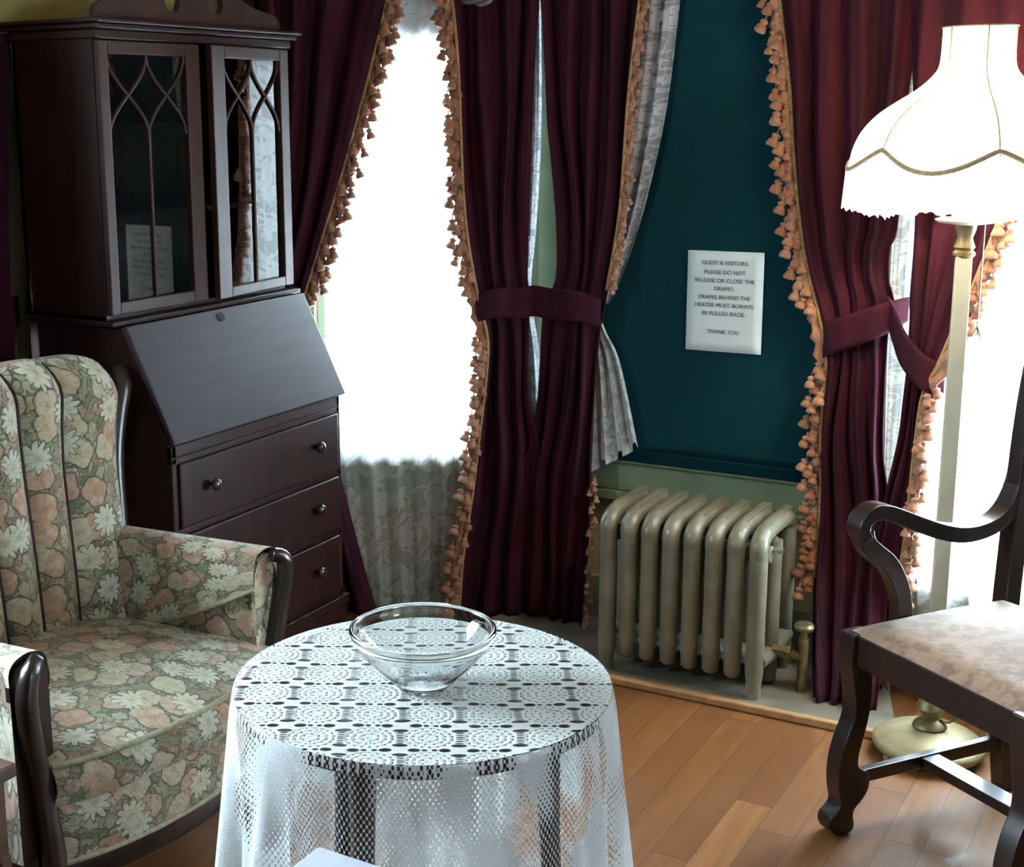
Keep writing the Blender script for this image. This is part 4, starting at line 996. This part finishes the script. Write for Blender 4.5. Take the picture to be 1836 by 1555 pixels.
# rear legs run up into the back posts
for w_ in (.0, CW - .045):
    pr = [(CD + .045, 0), (CD + .014, .22), (CD + .002, .42), (CD + .006, .56), (CD + .012, .70), (CD + .026, .90), (CD + .055, 1.10)]
    P = crv([(a_, b_) for a_, b_ in pr], 6); L_ = [(q.x - .022, q.y) for q in P] + [(q.x + .022, q.y) for q in P[::-1]]
    m_ = MB(); m_.prism(L_, lambda a_, b_, c_: cp(a_, w_ + c_, b_), .042); cpart(m_, 'back_post', 'walnut', bevel=.004)
m_ = MB(); m_.prism([(.045, 1.02), (CW - .045, 1.02), (CW - .045, 1.09), (CW / 2, 1.13), (.045, 1.09)], lambda a_, b_, c_: cp(CD + .035 + c_, a_, b_), .03); cpart(m_, 'top_rail', 'walnut', bevel=.004)
m_ = MB(); m_.prism([(CW / 2 - .09, .50), (CW / 2 + .09, .50), (CW / 2 + .07, .75), (CW / 2 + .10, 1.03), (CW / 2 - .10, 1.03), (CW / 2 - .07, .75)], lambda a_, b_, c_: cp(CD + .0 + (b_ - .5) * .07 + c_, a_, b_), .015); cpart(m_, 'back_splat', 'walnut', bevel=.003)
# rails
m_ = MB()
m_.prism([(0.03, .385), (CW - .03, .385), (CW - .03, .452), (.03, .452)], lambda a_, b_, c_: cp(-.008 + c_, a_, b_), .026)
for w_ in (.008, CW - .034): m_.prism([(.02, .385), (CD, .385), (CD, .452), (.02, .452)], lambda a_, b_, c_: cp(a_, w_ + c_, b_), .026)
m_.prism([(0.03, .385), (CW - .03, .385), (CW - .03, .452), (.03, .452)], lambda a_, b_, c_: cp(CD - .03 + c_, a_, b_), .026)
cpart(m_, 'seat_frame', 'walnut', bevel=.003)
m_ = MB()
def st(u_, v_):
    s_ = .0 + (CD - .0) * u_; w_ = .012 + (CW - .024) * v_; ed = min(u_ / .10, (1 - u_) / .10, v_ / .10, (1 - v_) / .10, 1)
    return cp(s_ - .004, w_, .452 + .022 * math.sin(max(0, ed) * PI / 2) + .022 * math.sin(PI * u_) * math.sin(PI * v_))
m_.grid(24, 24, st, lambda u_, v_: (u_, v_)); cpart(m_, 'seat', 'seat_damask', smooth_=True, angle=180)
# stretchers
m_ = MB(); m_.prism([(.02, .105), (CD + .04, .105), (CD + .04, .135), (.02, .135)], lambda a_, b_, c_: cp(a_, .012 + c_, b_), .022); cpart(m_, 'stretcher', 'walnut', bevel=.003)
m_ = MB(); m_.prism([(.02, .105), (CD + .04, .105), (CD + .04, .135), (.02, .135)], lambda a_, b_, c_: cp(a_, CW - .034 + c_, b_), .022); cpart(m_, 'stretcher', 'walnut', bevel=.003)
m_ = MB(); m_.box(0, 1, 0, 1, 0, 1); m_.v = [tuple(cp(.20 + .05 * q[0], .034 + (CW - .068) * q[1], .108 + .024 * q[2])) for q in m_.v]; cpart(m_, 'stretcher', 'walnut', bevel=.003)
# arms with scrolled ends
for w_ in (-.004, CW - .041):
    pr = [(.012, .655), (.000, .675), (.006, .698), (.030, .712), (.060, .708), (.095, .695), (.149, .672), (.212, .648), (.27, .634), (.325, .634), (.375, .648), (.410, .680), (.432, .730), (.440, .790)]
    P = crv(pr, 5); n_ = len(P); m_ = MB()
    m_.tube([cp(q.x, w_ + .0225, q.y) for q in P], [(.026 - .010 * k / n_, .012 + .004 * math.sin(PI * k / n_)) for k in range(n_)], 14, upv=(0, 0, 1) if 0 else wd.cross(Vector((0, 0, 1))), power=3) if 0 else None
    top_ = []; bot_ = []
    for k, q in enumerate(P):
        t_ = (P[min(k + 1, n_ - 1)] - P[max(k - 1, 0)]).normalized(); nn_ = Vector((-t_.y, t_.x)); h_ = .0125 + .005 * math.sin(PI * k / n_)
        top_.append(tuple(q + nn_ * h_)); bot_.append(tuple(q - nn_ * h_))
    m_.prism(top_ + bot_[::-1], lambda a_, b_, c_: cp(a_, w_ + c_, b_), .045); cpart(m_, 'arm', 'walnut', bevel=.006)
    sp_ = crv([(.010, .672), (.018, .645), (.045, .620), (.080, .592), (.108, .550), (.125, .50), (.13, .44)], 5); n_ = len(sp_); top_ = []; bot_ = []
    for k, q in enumerate(sp_):
        t_ = (sp_[min(k + 1, n_ - 1)] - sp_[max(k - 1, 0)]).normalized(); nn_ = Vector((-t_.y, t_.x)); top_.append(tuple(q + nn_ * .02)); bot_.append(tuple(q - nn_ * .02))
    m_ = MB(); m_.prism(top_ + bot_[::-1], lambda a_, b_, c_: cp(a_, w_ + .008 + c_, b_), .030); cpart(m_, 'arm_support', 'walnut', bevel=.004)

# ------------------------------------------------------------------ foreground corners
r = thing('end_table', 'corner of a brown wooden end table at the lower left edge', 'side table', (-1.78, 1.34, 0))
m_ = MB(); m_.box(-.20, .120, -.30, .155, .475, .50); o_ = m_.build('tabletop', 'end_table_wood', bevel=.004); child(o_, r)
m_ = MB(); m_.box(-.18, .105, -.28, .140, .33, .475); o_ = m_.build('drawer_case', 'end_table_wood', bevel=.003); child(o_, r)
for x_, y_ in ((-.17, -.27), (.085, -.27), (-.17, .12), (.085, .12)):
    m_ = MB(); m_.box(x_, x_ + .022, y_, y_ + .022, 0, .34); o_ = m_.build('leg', 'end_table_wood', bevel=.003); child(o_, r)

r = thing('stool', 'pale grey flat top corner poking up at the bottom edge before the tablecloth', 'stool', (-.80, 1.16, 0))
m_ = MB(); T = lambda q: Vector((-.904, 1.272, .008)) - C2 + ex * q.x + ey * q.y + Zv(q.z)
C2 = Vector((-.80, 1.16, 0)); ex = (rd * .85 - vd * .55).normalized(); ey = (-rd * .50 - vd * .85).normalized()
m_.box(0, .16, 0, .16, .645, .66, T); o_ = m_.build('stool_top', 'grey_card', bevel=.003); child(o_, r)
for x_, y_ in ((.02, .02), (.12, .02), (.02, .12), (.12, .12)):
    m_ = MB(); m_.box(x_, x_ + .02, y_, y_ + .02, 0, .645, T); o_ = m_.build('leg', 'walnut', bevel=.003); child(o_, r)

P0_ = Vector((-.405, 3.455, 0))
r = thing('pipe_valve', 'small white metal pipe valve on the floor behind the wooden armchair', 'valve', P0_)
m_ = MB(); m_.lathe([(.012, 0), (.012, .06)], (0, 0, 0), 14); m_.tube([(-.035, 0, .055), (.03, 0, .055)], [.018, .018], 14); o_ = m_.build('valve_body', 'steel', smooth_=True); child(o_, r)
m_ = MB(); m_.tube([(-.055, 0, .055), (-.033, 0, .055)], [.024, .022], 12); o_ = m_.build('valve_cap', 'cream_paint', smooth_=True); child(o_, r)
